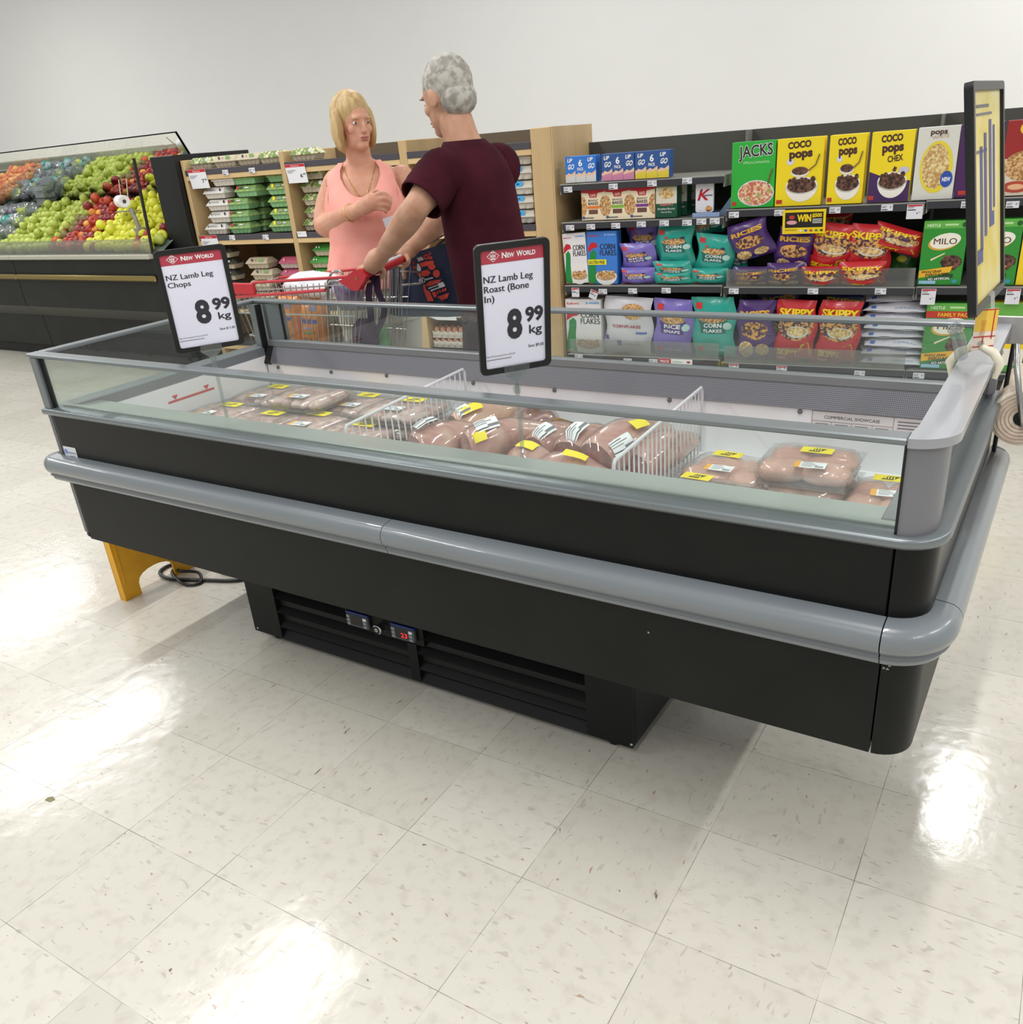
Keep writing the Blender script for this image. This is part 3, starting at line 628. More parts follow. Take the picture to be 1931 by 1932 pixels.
# ================================================================ RIGHT END: side-on sign, clear clamp, bag roll dispenser
MB_ = None
YPAP = two_tone('faded_yellow_poster', '#d9c34e', '#e8dfb0', 7, .35, .65, .5, 3)
t = thing('poster_holder', 'tall black framed yellow poster seen edge-on, clamped to the right rail', 'sign', (2.372, .46, .97))
M = F((2.372, .50, 1.075), (.05, 1, 0), (-.15, 0, 1)); w, h = .31, .37
b = MB(); frame_ring(b, w, h, .014, FRM, M, .014, .01); b.rect(-w/2 + .006, .006, w/2 - .006, h - .006, FRM, M, -.006); b.build('frame', t)
b = MB(); b.rect(-w/2 + .012, .012, w/2 - .012, h - .012, YPAP, M, .001)
PB = mat('poster_blue', '#4a4c86', .5)

for x0, y0, x1, y1 in ((-.07, .10, -.045, .27), (-.03, .12, -.005, .29), (.02, .13, .045, .31), (.045, .13, .07, .155), (.06, .16, .08, .30), (-.10, .08, -.05, .105)): b.rect(x0, y0, x1, y1, PB, M, .0016)
b.rect(-.10, .33, .02, .335, GI, M, .0016); b.rect(-.10, .318, .05, .322, GI, M, .0016); b.rect(-.1, .26, .0, .265, GI, M, .0016); b.build('poster', t)
b = MB(); b.box((-.02, -.035, -.008), (.03, .016, .008), CLR, M, bev=.003); b.tube([M @ V((.005, -.03, 0)), V((2.37, .47, 1.0))], .010, CLR, 10); b.build('clear_pole', t)
b = MB(); b.tube([V((2.352, .40, .995)), V((2.345, .385, 1.03)), V((2.34, .375, 1.045))], .011, CLR, 10)
b.lathe([(0, -.012), (.012, -.006), (.013, .006), (0, .012)], CLR, 10, T(2.338, .372, 1.052)); b.build('clear_knob', t)
b = MB(); IV = mat('ivory_clamp', '#d9d3bd', .4)
for s in (-1, 1): b.tube([V((2.37 + s * .004, .47, 1.0)), V((2.37 + s * .028, .465, .99)), V((2.37 + s * .042, .46, .972)), V((2.37 + s * .036, .455, .945))], [.006, .009, .009, .005], IV, 8)
b.build('clamp', t)
b = MB(); M2 = F(OY(1856, 640, .47), (.84, .53, 0), (0, 0, 1)); TC = mat('tag_card', '#efe0cf', .5); OR2 = mat('tag_orange', '#e58a3a', .5)
b.box((-.02, -.02, -.001), (.02, .055, .001), TC, M2); b.rect(-.02, .015, .02, .055, mat('tag_yellow', '#efc54e', .5), M2, .0014)
for a in ((-.02, .053, .02, .055), (-.02, .004, .02, .006), (-.02, -.014, .02, -.012), (-.003, -.014, -.001, .004), (.012, .0, .014, .055)): b.rect(*a, RED, M2, .0018)
b.text('STEWARD', .0, .02, .012, OR2, M2, w=.03, al='C', z=.0018, rot=PI / 2); o = b.build('card_tag', t); o['label'] = 'small cream and orange card tag'
# bag dispenser
t = thing('bag_dispenser', 'roll of clear produce bags on a steel arm at the right rear corner', 'bag dispenser', (2.44, .80, .66))
STL = mat('brushed_steel', '#b2b0ae', .25, .9); ROLL = two_tone('plastic_bag_roll', '#dcc6b4', '#eadccb', 40, .4, .6, .35, 2, 0, coat=.2)
b = MB(); Mr = F((2.452, .78, .775), (1, 0, 0), (0, 0, 1))
R = .062; b.lathe([(.016, -.002), (.0165, 0), (R - .002, 0), (R - .0005, -.0005), (R, -.003), (R, -.27), (R - .001, -.275), (.016, -.275)], ROLL, 40, Mr)
for k in range(5): b.tube([Mr @ V(((.024 + .008 * k) * math.cos(a), (.024 + .008 * k) * math.sin(a), .0005)) for a in [2 * PI * i / 36 for i in range(36)]], .0009, mat('roll_line', '#c3a58f', .5), 5, closed=True)
b.disc(0, 0, .0165, .0165, BLKM, Mr, .0005); b.build('bag_roll', t)
b = MB(); b.tube([V((2.418, .80, .93)), V((2.425, .76, .90)), V((2.452, .752, .79)), V((2.455, .755, .77)), V((2.452, .80, .775)), V((2.452, 1.08, .775))], .0062, STL, 10); b.build('arm', t)
b = MB(); b.box((2.365, .83, .925), (2.445, .835, .985), mat('steel_plate', '#a9a6a4', .4, .4), bev=.002); b.build('bracket_plate', t)
b = MB(); b.tube([V((2.38, .885, .93)), V((2.382, .885, .80))], .005, BLKM, 8); b.tube([V((2.408, .885, .93)), V((2.404, .885, .66)), V((2.404, .885, .62))], .005, BLKM, 8); b.build('black_strap', t)
# ================================================================ UNDER THE CASE: yellow stand, cable, clear plastic
YST = two_tone('yellow_stand_paint', '#d99a12', '#e6ab1c', 10, .3, .7, .45, 3)
t = thing('yellow_stand', 'yellow arched metal stand on the floor behind the left end of the case', 'stand', (-.25, .33, 0))
Ms = F((-.247, .185, 0), (0, 1, 0), (0, 0, 1)); A = [(0, 0), (.068, 0), (.068, .045)]
for i in range(0, 9):
    a = PI - PI * i / 8; A.append((.145 + .075 * math.cos(a), .05 + .034 * math.sin(a)))
A += [(.222, 0), (.31, 0), (.31, .30), (0, .30)]
b = MB(); b.prism(A, -.004, .004, YST, Ms); b.build('arched_panel', t)
for y in (.0, .262):
    b = MB(); b.box((y, 0, -.026), (y + .005, .30, -.004), YST, Ms); b.box((y, 0, -.030), (y + .022, .30, -.025), YST, Ms); b.box((y + .012, .06, .004), (y + .018, .30, .007), YST, Ms); b.build('flange', t)
b = MB(); b.box((0, .30, -.12), (.31, .308, .01), YST, Ms); b.build('top_plate', t)
b = MB(); CAB = mat('black_cable', '#17181a', .4)
pts = [(-.30, .52, .008), (-.325, .47, .008), (-.335, .425, .008), (-.31, .385, .008), (-.24, .368, .008), (-.16, .392, .008), (-.09, .42, .008), (.03, .47, .008), (.12, .56, .008), (.40, .60, .01)]
def spline(p, n=6):
    p = [V(q) for q in p]; out = []
    for i in range(len(p) - 1):
        a, b_, c, d = p[max(i - 1, 0)], p[i], p[i + 1], p[min(i + 2, len(p) - 1)]
        for k in range(n):
            u = k / n; out.append(.5 * ((2 * b_) + (c - a) * u + (2 * a - 5 * b_ + 4 * c - d) * u * u + (3 * b_ - a - 3 * c + d) * u ** 3))
    return out + [p[-1]]
b.tube(spline(pts), .007, CAB, 8); b.tube(spline([(-.29, .50, .008), (-.28, .42, .008), (-.19, .375, .008), (-.12, .365, .008), (-.09, .40, .008), (-.14, .435, .022), (-.22, .415, .022), (-.27, .44, .012), (-.31, .50, .008)]), .006, CAB, 8)
tag(b.build('power_cable', origin=(-.2, .4, 0)), 'black power cable looping on the floor beside the yellow stand', 'cable')
b = MB(); blob(b, (-.03, .52, .025), (.07, .05, .03), clear('crumpled_plastic', '#e6e8e8', .12, .12, .12), 3, .35, 16, 10); tag(b.build('plastic_bag', origin=(-.03, .52, 0)), 'crumpled clear plastic bag on the floor behind the cable', 'plastic bag')
# ================================================================ WOODEN EGG SHELVING (the shelf run stands four degrees off the case)
A_ = math.radians(4.04); SD = V((math.cos(A_), math.sin(A_), 0)); SN = V((-math.sin(A_), math.cos(A_), 0)); SO = V((1.0, 3.3, 0))
MS = F(SO, SD, SN)                         # (along, into the shelf, up)
def S3(s, dep, z): return SO + SD * s + SN * dep + V((0, 0, z))
def OS(px, py, dep=0.0):
    q = OP(px, py, SO + SN * dep, SN); return (q - SO).dot(SD), q.z
def FS(s, dep, z, lean=0.0, yaw=0.0, roll=0.0):   # frame of an upright front face: x along the shelf, y up, z towards the aisle
    x = SD * math.cos(yaw) + SN * math.sin(yaw); nn = V((0, 0, 1)).cross(x); y = V((0, 0, 1)) * math.cos(lean) + nn * math.sin(lean)
    M = F(S3(s, dep, z), x, y); return M @ RZ(roll)
WOOD = two_tone('pale_pine', '#b89a6e', '#cdb184', 6, .3, .7, .55, 5, .05, (1, 1, .12), dist=1)
WOODS = two_tone('shelf_pine', '#c9a878', '#d8bb8c', 6, .3, .7, .55, 5, .05, (.2, 1, 1), dist=1)
STRIP = mat('charcoal_ticket_strip', '#46434a', .45)
t = thing('egg_shelving', 'pale pine shelving unit stocked with egg cartons behind the two shoppers', 'shelving', S3(-2.6, .25, 0))
ZT = 1.46; DEPTH = .55
for s0, s1, z0 in ((-3.985, -3.955, 0), (-3.075, -3.035, 0), (-2.12, -2.06, 0), (-1.222, -1.093, 0)):
    b = MB(); b.box((s0, 0, z0), (s1, DEPTH, ZT), WOOD, MS, bev=.003); b.build('upright', t)
for i, (z, sl) in enumerate(((.205, 0), (.475, 0), (.955, 0), (1.388, 0))):
    for s0, s1 in ((-3.955, -3.075), (-3.035, -2.12), (-2.06, -1.222)):
        b = MB(); b.box((s0, .004, z - .05), (s1, DEPTH, z - .03), WOODS, MS); b.box((s0, .0, z - .062), (s1, .03, z - .03), WOODS, MS, bev=.002)
        b.box((s0, .0, z - .03), (s1, DEPTH, z), mat('shelf_liner_dark', '#5a5148', .6), MS); sh = b.build('shelf', t)
        b = MB(); b.box((s0, -.004, z - .031), (s1, -.0005, z + .006), STRIP, MS, bev=.001); b.build('ticket_strip', sh)
b = MB(); b.box((-3.985, DEPTH, 0), (-1.093, DEPTH + .02, ZT), mat('shelf_back_brown', '#6b5c48', .7), MS); b.build('back_panel', t)
b = MB(); b.box((-1.093, .0, .0), (-1.085, DEPTH, ZT), WOOD, MS); b.build('side_panel', t)
# ---- egg cartons
def carton_kind(name, lid_m, base_m, W=.20, D=.11, marks=()):
    """carton with a bumpy base, sloping lid and printed front; origin at the base centre of the front"""
    t = thing('egg_carton', name, 'egg carton')
    b = MB(); n = 5; rows = []
    for k, z in enumerate((.0, .004, .034)):
        r = []; ins = (.012, .008, .0)[k]
        for i in range(n * 4 + 1):
            u = i / (n * 4); w = (.008, .006, .001)[k] * abs(math.sin(u * n * PI)); r.append((-W/2 + ins + (W - 2 * ins) * u, ins + .008 - w * 1.2, z))
        r += [(W/2 - ins, D - ins, z), (-W/2 + ins, D - ins, z)]; rows.append(r)
    b.grid(rows, base_m, None, False, True, True); b.build('tray', t)
    b = MB(); rows = [[(-W/2 - o, -o + y0, z), (W/2 + o, -o + y0, z), (W/2 + o, D + o - y0, z), (-W/2 - o, D + o - y0, z)] for o, y0, z in ((.004, 0, .034), (.004, 0, .038), (-.004, .004, .052), (-.014, .018, .072))]
    b.grid(rows, lid_m, None, False, True, True); M = F((0, .0015, .044), (1, 0, 0), (0, .20, .98))
    for kind, x0, y0, x1, y1, m in marks:
        if kind == 'r': b.rect(x0, y0, x1, y1, m, M, .0022)
        elif kind == 'd': b.disc((x0 + x1) / 2, (y0 + y1) / 2, (x1 - x0) / 2, (y1 - y0) / 2, m, M, .0024, 12)
        else: b.text(kind, x0, y0, y1, m, M, w=x1, z=.0024, bold=.01)
    b.build('lid', t); return t
PULP = mat('grey_pulp', '#c6bfb4', .8, var=.08, vs=60, bump=.2); PULPK = mat('kraft_pulp', '#b3a690', .8, var=.08, vs=60, bump=.2); PULPG = mat('green_pulp', '#7fae7c', .8, var=.08, vs=60, bump=.2); PULPD = mat('dark_green_pulp', '#3f7a45', .8, var=.1, vs=60, bump=.2)
LIDW = mat('white_lid', '#dedcd8', .6); LIDG = two_tone('green_print_lid', '#7c9f68', '#a4bd66', 30, .4, .6, .6); LIDK = mat('kraft_lid', '#c0b49d', .7); LIDB = two_tone('black_print_lid', '#2b2a27', '#5b574d', 20, .5, .62, .6); LIDP = mat('pink_lid', '#b4526e', .6)
LIDF = two_tone('patterned_lid', '#6c8440', '#d9d3b0', 38, .44, .56, .6); LIDD = two_tone('bright_green_lid', '#3f8f3a', '#4fa447', 20, .4, .6, .6); LIDBL = mat('pale_lid', '#cfcabf', .7); SKY = mat('sky_blue_print', '#3b9fd8', .5); OBR = mat('egg_brown', '#c98d60', .6)
GINK = mat('dark_green_ink', '#3d4a3a', .6); YG = mat('lime_print', '#c5d24a', .6); RSP = mat('red_spot', '#c23b33', .6)
k_white = lambda: carton_kind('', LIDW, PULP, marks=(('WOODLAND', -.055, .008, .075, .014, INK), ('d', .058, .003, .075, .024, INK), ('d', -.075, .006, -.062, .018, GINK)))
k_green = lambda: carton_kind('', LIDG, PULPG, marks=(('d', -.085, .002, -.062, .024, RSP), ('r', -.055, .008, -.02, .020, GINK), ('r', .0, .010, .035, .019, LIDW)))
k_lime = lambda: carton_kind('', LIDG, PULPG, marks=(('r', -.06, .002, -.038, .024, YEL), ('r', -.03, .006, .02, .020, mat('sage_print', '#8fa088', .6)), ('r', .03, .010, .06, .018, LIDW)))
k_pat = lambda: carton_kind('', LIDF, PULPK, marks=(('r', .06, .002, .085, .022, LIDW),))
k_blk = lambda: carton_kind('', LIDB, PULPK, marks=(('r', -.07, .004, -.055, .016, LIDW), ('r', .05, .004, .07, .016, LIDW)))
k_krf = lambda: carton_kind('', LIDK, PULPK, marks=(('d', -.05, .004, -.03, .024, GINK), ('d', -.01, .008, .0, .018, RSP), ('r', .02, .004, .06, .024, mat('mid_green_print', '#7fa35f', .6))))
k_pnk = lambda: carton_kind('', LIDP, mat('pink_pulp', '#b7a5a0', .8), marks=(('d', -.06, .006, -.045, .022, mat('pale_pink', '#e0a3b3', .6)),))
k_dgr = lambda: carton_kind('', LIDD, PULPK, marks=(('d', -.075, .006, -.06, .018, LIDW), ('d', -.05, .006, -.038, .018, LIDW)))
k_blu = lambda: carton_kind('', LIDBL, PULP, .26, .11, marks=(('r', -.01, -.008, .07, .028, SKY), ('d', -.02, -.004, .008, .024, OBR), ('r', .03, .008, .048, .015, INK)))
_prot = {}
ORD = ('bottom', 'second', 'third', 'fourth', 'top', 'sixth')
def place_carton(kind, s, dep, z, label, group, yaw=0.0):
    if kind not in _prot: o = _prot[kind] = kind()
    else: o = dup(_prot[kind])
    o.location = S3(s, dep, z); o.rotation_euler = (0, 0, A_ + yaw); tag(o, label, 'egg carton', group); return o
def stack(kind, pxs, z0, pitch, what, group, dep=.02, deep=0, bits=None):
    n = len(pxs)
    for i, px in enumerate(pxs):
        s = px; nm = 'topmost' if i == n - 1 else ORD[i] if i == 0 else ORD[i] + ' up'
        place_carton(kind, s, dep, z0 + pitch * i, f'{what}, {nm} in its stack', group, random.uniform(-.05, .05))
        for q in range(deep): place_carton(kind, s + .02, dep + .13 * (q + 1), z0 + pitch * i, f'{what}, rear one, {nm}', group + ' at the back', 0)
Z2 = .963
stack(k_white, (-3.80, -3.745, -3.735, -3.745, -3.64), Z2, .079, 'white egg carton with black print beside the black pillar', 'white egg cartons', deep=1)
stack(k_green, (-3.575, -3.565, -3.555, -3.455, -3.455), Z2, .079, 'green egg carton with a red spot', 'green egg cartons with red spots', dep=.03, deep=1)
stack(k_lime, (-3.215, -3.185, -3.18, -3.17, -3.16), Z2, .079, 'green egg carton with a yellow panel beside the upright', 'green egg cartons with yellow panels', dep=.05)
stack(k_pat, (-2.92, -2.88, -2.88, -2.885, -2.89), Z2, .079, 'patterned egg carton right of the upright', 'patterned egg cartons', dep=.06)
stack(k_pat, (-2.68, -2.67, -2.68, -2.67), Z2, .079, 'patterned egg carton behind the shopper in pink', 'patterned egg cartons', dep=.06)
Z3 = .483
stack(k_blk, (-3.84, -3.83, -3.83, -3.82, -3.84), Z3, .079, 'kraft egg carton with a black lid behind the chops sign', 'kraft egg cartons with black lids', dep=.04)
stack(k_krf, (-3.50, -3.52, -3.47, -3.50), Z3, .079, 'kraft egg carton with a small green panel', 'kraft egg cartons with green panels', dep=.05)
stack(k_pnk, (-3.21, -3.20, -3.19, -3.185), Z3, .079, 'pink egg carton beside the upright', 'pink egg cartons', dep=.05)
stack(k_dgr, (-2.90, -2.90, -2.895, -2.90, -2.86), Z3, .079, 'bright green egg carton right of the upright', 'bright green egg cartons', dep=.05)
stack(k_blu, (-1.375, -1.375, -1.375, -1.375, -1.375), Z2, .079, 'pulp egg carton with a blue label behind the maroon shirt', 'egg cartons with blue labels', dep=.03)
Z4 = 1.396
for i, (kd, s) in enumerate(((k_pat, -3.83), (k_krf, -3.6), (k_krf, -3.38), (k_pat, -3.18), (k_pat, -2.9))):
    place_carton(kd, s, .03, Z4, ('first', 'second', 'third', 'fourth', 'fifth')[i] + ' egg carton from the black pillar along the top shelf', 'egg cartons along the top shelf')
place_carton(k_dgr, -2.62, .05, Z3, 'bright green egg carton behind the pink top, on the middle shelf', 'bright green egg cartons')
# ---- loose eggs on pulp trays, bottom shelf
EGG = two_tone('brown_eggshell', '#b97f5c', '#c9946f', 5, .3, .7, .45, 2)
def egg_tray(s0, n, dep, z, lbl, group):
    t = thing('egg_tray', lbl, 'egg tray', S3(s0 + n * .0235, dep + .06, z), 'pulp egg trays'); b = MB()
    for j in range(3):
        rows = []
        for k, zz in enumerate((0, .016, .034, .037)):
            rows.append([(s0 + n * .047 * i / (n * 6), dep + .047 * j - .012 * (1 - abs(math.cos(PI * i / 6))) * (k in (1, 2)) + .006 * (k == 0), z + zz + .010 * (k == 3) * abs(math.cos(PI * i / 6)) ** 3) for i in range(n * 6 + 1)])
        b.grid(rows, PULP, MS, True)
    b.box((s0, dep, z), (s0 + n * .047, dep + .14, z + .012), PULP, MS); b.build('tray', t)
proto_egg = None
def eggs(s0, n, dep, z, wh, skip=()):
    global proto_egg
    for j in range(2):
        for i in range(n):
            if (i, j) in skip: continue
            if proto_egg is None:
                b = MB(); b.lathe([(.004, .0), (.014, .004), (.0205, .016), (.0215, .026), (.018, .042), (.010, .052), (.0, .056)], EGG, 12); proto_egg = b.build('egg'); o = proto_egg
            else: o = dup(proto_egg)
            o.location = S3(s0 + .0235 + .047 * i, dep + .024 + .047 * j, z + .014); tag(o, f'brown egg {("first", "second", "third", "fourth", "fifth")[i]} from the left in the {("front", "second")[j]} row of the {wh}', 'egg', 'loose brown eggs in trays')
for lv in range(2):
    egg_tray(-2.045, 5, .03, .213 + .062 * lv, ('lower', 'upper')[lv] + ' pulp egg tray right of the lower pine upright', ''); eggs(-2.045, 5, .03, .213 + .062 * lv, ('lower', 'upper')[lv] + ' right tray')
    egg_tray(-2.27, 3, .03, .213 + .062 * lv, ('lower', 'upper')[lv] + ' pulp egg tray left of the lower pine upright', ''); eggs(-2.27, 3, .03, .213 + .062 * lv, ('lower', 'upper')[lv] + ' left tray')
# ---- price cards on the pine shelves
def price_card(lbl, px0, py0, w, h, price, head=None, shape=None, dep=-.012, cents=''):
    s, z = OS(px0, py0, dep); t = MB(); M = FS(s, dep, z, -.12)
    t.box((0, -h, -.0012), (w, 0, 0), mat('card_white', '#e6e7ec', .5), M) if not shape else t.prism([(x * w, -y * h) for x, y in shape], -.0012, 0, MATS['card_white'], M)
    if head: t.rect(.001, -h * .16, w - .001, -.001, RED, M, .0005); t.text(head, w / 2, -h * .12, h * .09, WHT, M, w=w * .4, al='C', z=.0009)
    for i in range(3 if not shape else 0): t.rect(w * .06, -h * (.34 + .06 * i), w * (.5 - .1 * i), -h * (.315 + .06 * i), GI, M, .0006)
    t.text(price, w * .80, -h * .72, h * .28, INK, M, w=w * .13 * len(price), al='R', bold=.02, z=.0006); t.text(cents, w * .82, -h * .60, h * .14, INK, M, w=w * .14, z=.0006, bold=.02)
    return tag(t.build('price_card', origin=S3(s, dep, z)), lbl, 'price card')
price_card('white price card with a red band reading seven on the pine shelf by the pillar', 353, 321, .17, .125, '7', 'Extra', cents='50')
price_card('white price card with a red band reading six at the pine upright', 537, 311, .165, .115, '6', 'Extra', cents='49')
price_card('red-banded price card half hidden behind the chops sign', 377, 445, .165, .13, '9', 'Club Deal', cents='99')
price_card('white wedge-shaped price card low on the pine shelf behind the glass', 806, 579, .205, .085, '4', None, ((.6, 0), (1, 0), (1.02, 1), (0.3, 1), (0, .75)), cents='59')
price_card('small white price card at the patterned cartons lip', 560, 437, .08, .035, '', None)
def ticket(lbl, px, py, w=.055, h=.03, dep=-.007, tall=0, tilt=0.0, red=False, price='5'):
    s, z = OS(px, py, dep); M = FS(s, dep, z, 0) @ RZ(tilt); b = MB(); b.box((0, -h - tall, 0), (w, 0, .0008), mat('ticket_white', '#dcdce4', .5), M)
    b.rect(w * .06, -h * .35, w * .5, -h * .25, GI, M, .0011); b.rect(w * .06, -h * .55, w * .42, -h * .45, GI, M, .0011); b.rect(w * .06, -h * .9, w * .55, -h * .75, INK, M, .0011)
    if red: b.rect(.003, -h * .3, w - .003, -.002, RED, M, .0013)
    b.text(price, w * (.72 if not tall else .6), -h * .6 - tall * .75, h * .42, INK, M, bold=.02, z=.0011); b.text('99' if price != '4' else '79', w * (.83 if not tall else .74), -h * .45 - tall * .72, h * .26, INK, M, z=.0011)
    return tag(b.build('price_ticket', origin=S3(s, dep, z)), lbl, 'price ticket', 'white price tickets')
EG = 'pine shelf strip'
for px, py, l in ((419, 321, 'left ticket on the top pine shelf strip'), (469, 317, 'right ticket on the top pine shelf strip'), (432, 444, 'left ticket on the pine strip under the green cartons'), (495, 443, 'right ticket on the pine strip under the green cartons'), (1016, 425, 'ticket')):
    if l != 'ticket': ticket('small white ' + l, px, py, .055, .034)
# ---- black pillar at the end of the produce display
b = MB(); b.box((-4.225, -.05, 0), (-3.99, .70, 1.50), mat('pillar_black', '#0d0d0e', .45), MS, bev=.004); tag(b.build('pillar', origin=S3(-4.14, .2, 0)), 'tall black end panel between the produce display and the egg shelves', 'end panel')
# ================================================================ CEREAL SHELVING
SHM = mat('shelf_metal', '#7f7e77', .5, .1); LIPM = mat('shelf_lip', '#34353a', .4); LIPE = mat('lip_edge', '#a9a9a4', .35, .4)
t = thing('cereal_shelving', 'grey metal supermarket shelving stocked with breakfast cereals', 'shelving', S3(.3, .3, 0))
b = MB(); b.box((-1.085, .5, 0), (2.0, .52, 1.36), mat('shelf_back', '#4f4e49', .7), MS); b.build('back_panel', t)
b = MB(); b.box((-1.085, .04, 0), (2.0, .5, .15), mat('plinth_dark', '#3c3d3f', .5), MS); b.build('plinth', t)
for s in (-.118, .835): 
    b = MB(); b.box((s - .006, .40, .15), (s + .006, .5, 1.36), SHM, MS); b.build('post', t)
LV = {'A': (-1.05, -.125, (1.163, .962, .614, .212)), 'B': (-.108, .828, (.996, .608, .200)), 'C': (.840, 1.78, (1.002, .610, .200))}
for s0, s1, zs in LV.values():
    for z in zs:
        b = MB(); b.box((s0, .0, z - .03), (s1, .5, z), SHM, MS); b.box((s0 - .004, -.002, z - .006), (s1 + .004, .006, z + .001), LIPE, MS, bev=.001)
        for s in (s0, s1): b.box((s - .003, 0, z - .055), (s + .003, .45, z), SHM, MS)
        sh = b.build('shelf', t); b = MB(); b.box((s0, -.005, z - .036), (s1, .0, z - .004), LIPM, MS, bev=.001); b.build('ticket_strip', sh)
ACR = clear('acrylic_guard', '#e8eae8', .04, .05, .08, (.85, .85, .83))
for s0, s1, z in ((-.10, .825, .609), (-1.04, -.13, .213), (-.10, .825, .201)):
    b = MB(); b.box((s0, .002, z), (s1, .005, z + .09), ACR, MS); b.build('clear_guard', t)
# ---- printing helpers
def c_(h, r=.42): return mat('print_' + h, '#' + h, r)
FLAKE = two_tone('corn_flakes', '#9a6a3a', '#e0b67e', 90, .4, .58, .6, 3); CHOCO = two_tone('chocolate_cereal', '#2f1a14', '#7a5140', 80, .4, .6, .5, 3); RINGS = two_tone('cereal_rings', '#c46a4a', '#e9d3b4', 75, .42, .58, .5, 3); CRISP = two_tone('pale_cereal', '#b98d4e', '#ead59c', 80, .4, .6, .6, 3)
BERRY = two_tone('berry_print', '#4a2c3e', '#d9a25a', 60, .45, .55, .5, 3)
def bowl(b, M, x, y, rx, ry, food, dish, z=.0012):
    b.disc(x, y, rx, ry, dish, M, z, 18, 0, PI, 2 * PI); b.disc(x, y, rx, ry * .55, dish, M, z, 18); b.disc(x, y, rx * .90, ry * .45, food, M, z + .0004, 18)
    for i in range(7): b.disc(x - rx * .7 + rx * .23 * i, y + ry * .28 + ry * .1 * math.sin(i * 2.3), rx * .17, ry * .2, food, M, z + .0006 + .0001 * i, 7)
def carton(name_, lbl, group, s, z, w, h, art, base, dep=.03, depth=.07, yaw=0.0, roll=0.0, lean=0.0, cat='cereal box'):
    M = FS(s, dep, z, lean, yaw, roll); b = MB(); b.box((0, 0, -depth), (w, h, 0), base, M, bev=.0015); art(b, M, w, h)
    return tag(b.build(name_, origin=S3(s, dep, z)), lbl, cat, group)
def kelloggs(b, M, x, y, w, m=None): b.text("Kellogg's", x, y, w * .26, m or c_('c8202f'), M, w=w, shear=.25, bold=.02, z=.0012)
def art_flakes(top, gf=False):
    def f(b, M, w, h):
        if top != 'f': b.rect(0.001, h * .42, w - .001, h - .001, c_(top), M, .0006)
        # plain green sweep down the left side
        b.poly([(.001, .002), (w * .30, .002), (w * .27, h * .14), (w * .27, h * .36), (w * .30, h * .52), (w * .30, h * .60), (w * .22, h * .66), (w * .10, h * .60), (w * .08, h * .45), (.001, h * .2)], c_('128a3f'), M, .001)
        b.poly([(w * .02, h * .60), (w * .2, h * .68), (w * .36, h * .70), (w * .32, h * .78), (w * .16, h * .80), (w * .04, h * .72)], c_('c8202f'), M, .0012)
        kelloggs(b, M, w * .05, h * .90, w * .34); b.disc(w * .62, h * .93, w * .04, h * .022, c_('7fb2e6'), M, .0012, 10); b.rect(w * .68, h * .915, w * .96, h * .945, c_('7fb2e6'), M, .0012)
        b.strike('CORN', w * .69, h * .66, h * .15, INK, M, w=w * .50, al='C', dx=.025, z=.0012); b.strike('FLAKES', w * .70, h * .545, h * .15, INK, M, w=w * .54, al='C', dx=.02, z=.0012)
        if gf: b.rect(.002, h * .37, w * .64, h * .47, c_('f2e52a'), M, .0016); b.text('GLUTEN FREE', w * .04, h * .39, h * .08, INK, M, w=w * .54, bold=.02, z=.002)
        bowl(b, M, w * .62, h * .16, w * .36, h * .18, FLAKE, c_('f1efea'), .0014); b.rect(w * .04, .003, w * .16, h * .03, c_('c0392f'), M, .0016)
    return f
G1 = 'corn flakes cartons'
carton('cereal_box', 'white corn flakes box leaning beside the pine end post on the upper shelf', G1, -1.058, .618, .145, .28, art_flakes('e9e6ea'), c_('eeeaea'), roll=.05)
carton('cereal_box', 'blue corn flakes box with a yellow gluten free banner', G1, -.915, .618, .182, .29, art_flakes('3b7fd6', True), c_('3b7fd6'))
carton('cereal_box', 'white corn flakes box on the lowest shelf behind the glass', G1, -1.072, .216, .228, .315, art_flakes('e9e6ea'), c_('e9e6e6'), depth=.08)
carton('cereal_box', 'white corn flakes box standing behind the lowest white one', G1, -.93, .216, .228, .315, art_flakes('dcdade'), c_('c9c7c9'), dep=.20, depth=.08)
# drink packs
def art_drink(b1, b2):
    def f(b, M, w, h):
        for i in range(3):
            x0 = w * i / 3; x1 = w * (i + 1) / 3; b.rect(x0 + .0008, .001, x1 - .0008, h * .32, c_(b2), M, .0008)
            b.poly([(x0, h * .25), (x0 + w * .1, h * .38), (x0 + w * .2, h * .33), (x1, h * .45), (x1, h * .3), (x0, h * .2)], c_('e9c3a5'), M, .001)
        for i, q in enumerate((0, 1, 2)):
            if q == 1: b.text('6', w * .5, h * .62, h * .34, WHT, M, al='C', bold=.03, z=.0014); b.text('PACK', w * .5, h * .45, h * .16, WHT, M, w=w * .2, al='C', bold=.02, z=.0014)
            else: b.text('UP', w * (.07 + .33 * q), h * .78, h * .2, WHT, M, w=w * .16, shear=.25, bold=.03, z=.0014); b.text('GO', w * (.08 + .33 * q), h * .52, h * .26, WHT, M, w=w * .2, shear=.25, bold=.03, z=.0014)
    return f
for s, w, c1, c2, l in ((-1.03, .185, '2f76d0', 'd5d6d2', 'blue six-pack of drink cartons with pale bases beside the pine post'), (-.812, .19, '2d5596', 'cf86a8', 'blue six-pack of drink cartons with pink bases'), (-.618, .19, '2d5596', 'e2cb3c', 'blue six-pack of drink cartons with yellow bases')):
    carton('drink_pack', l, 'drink six-packs', s, 1.167, w, .135, art_drink(c1, c2), c_(c1), cat='drink pack')
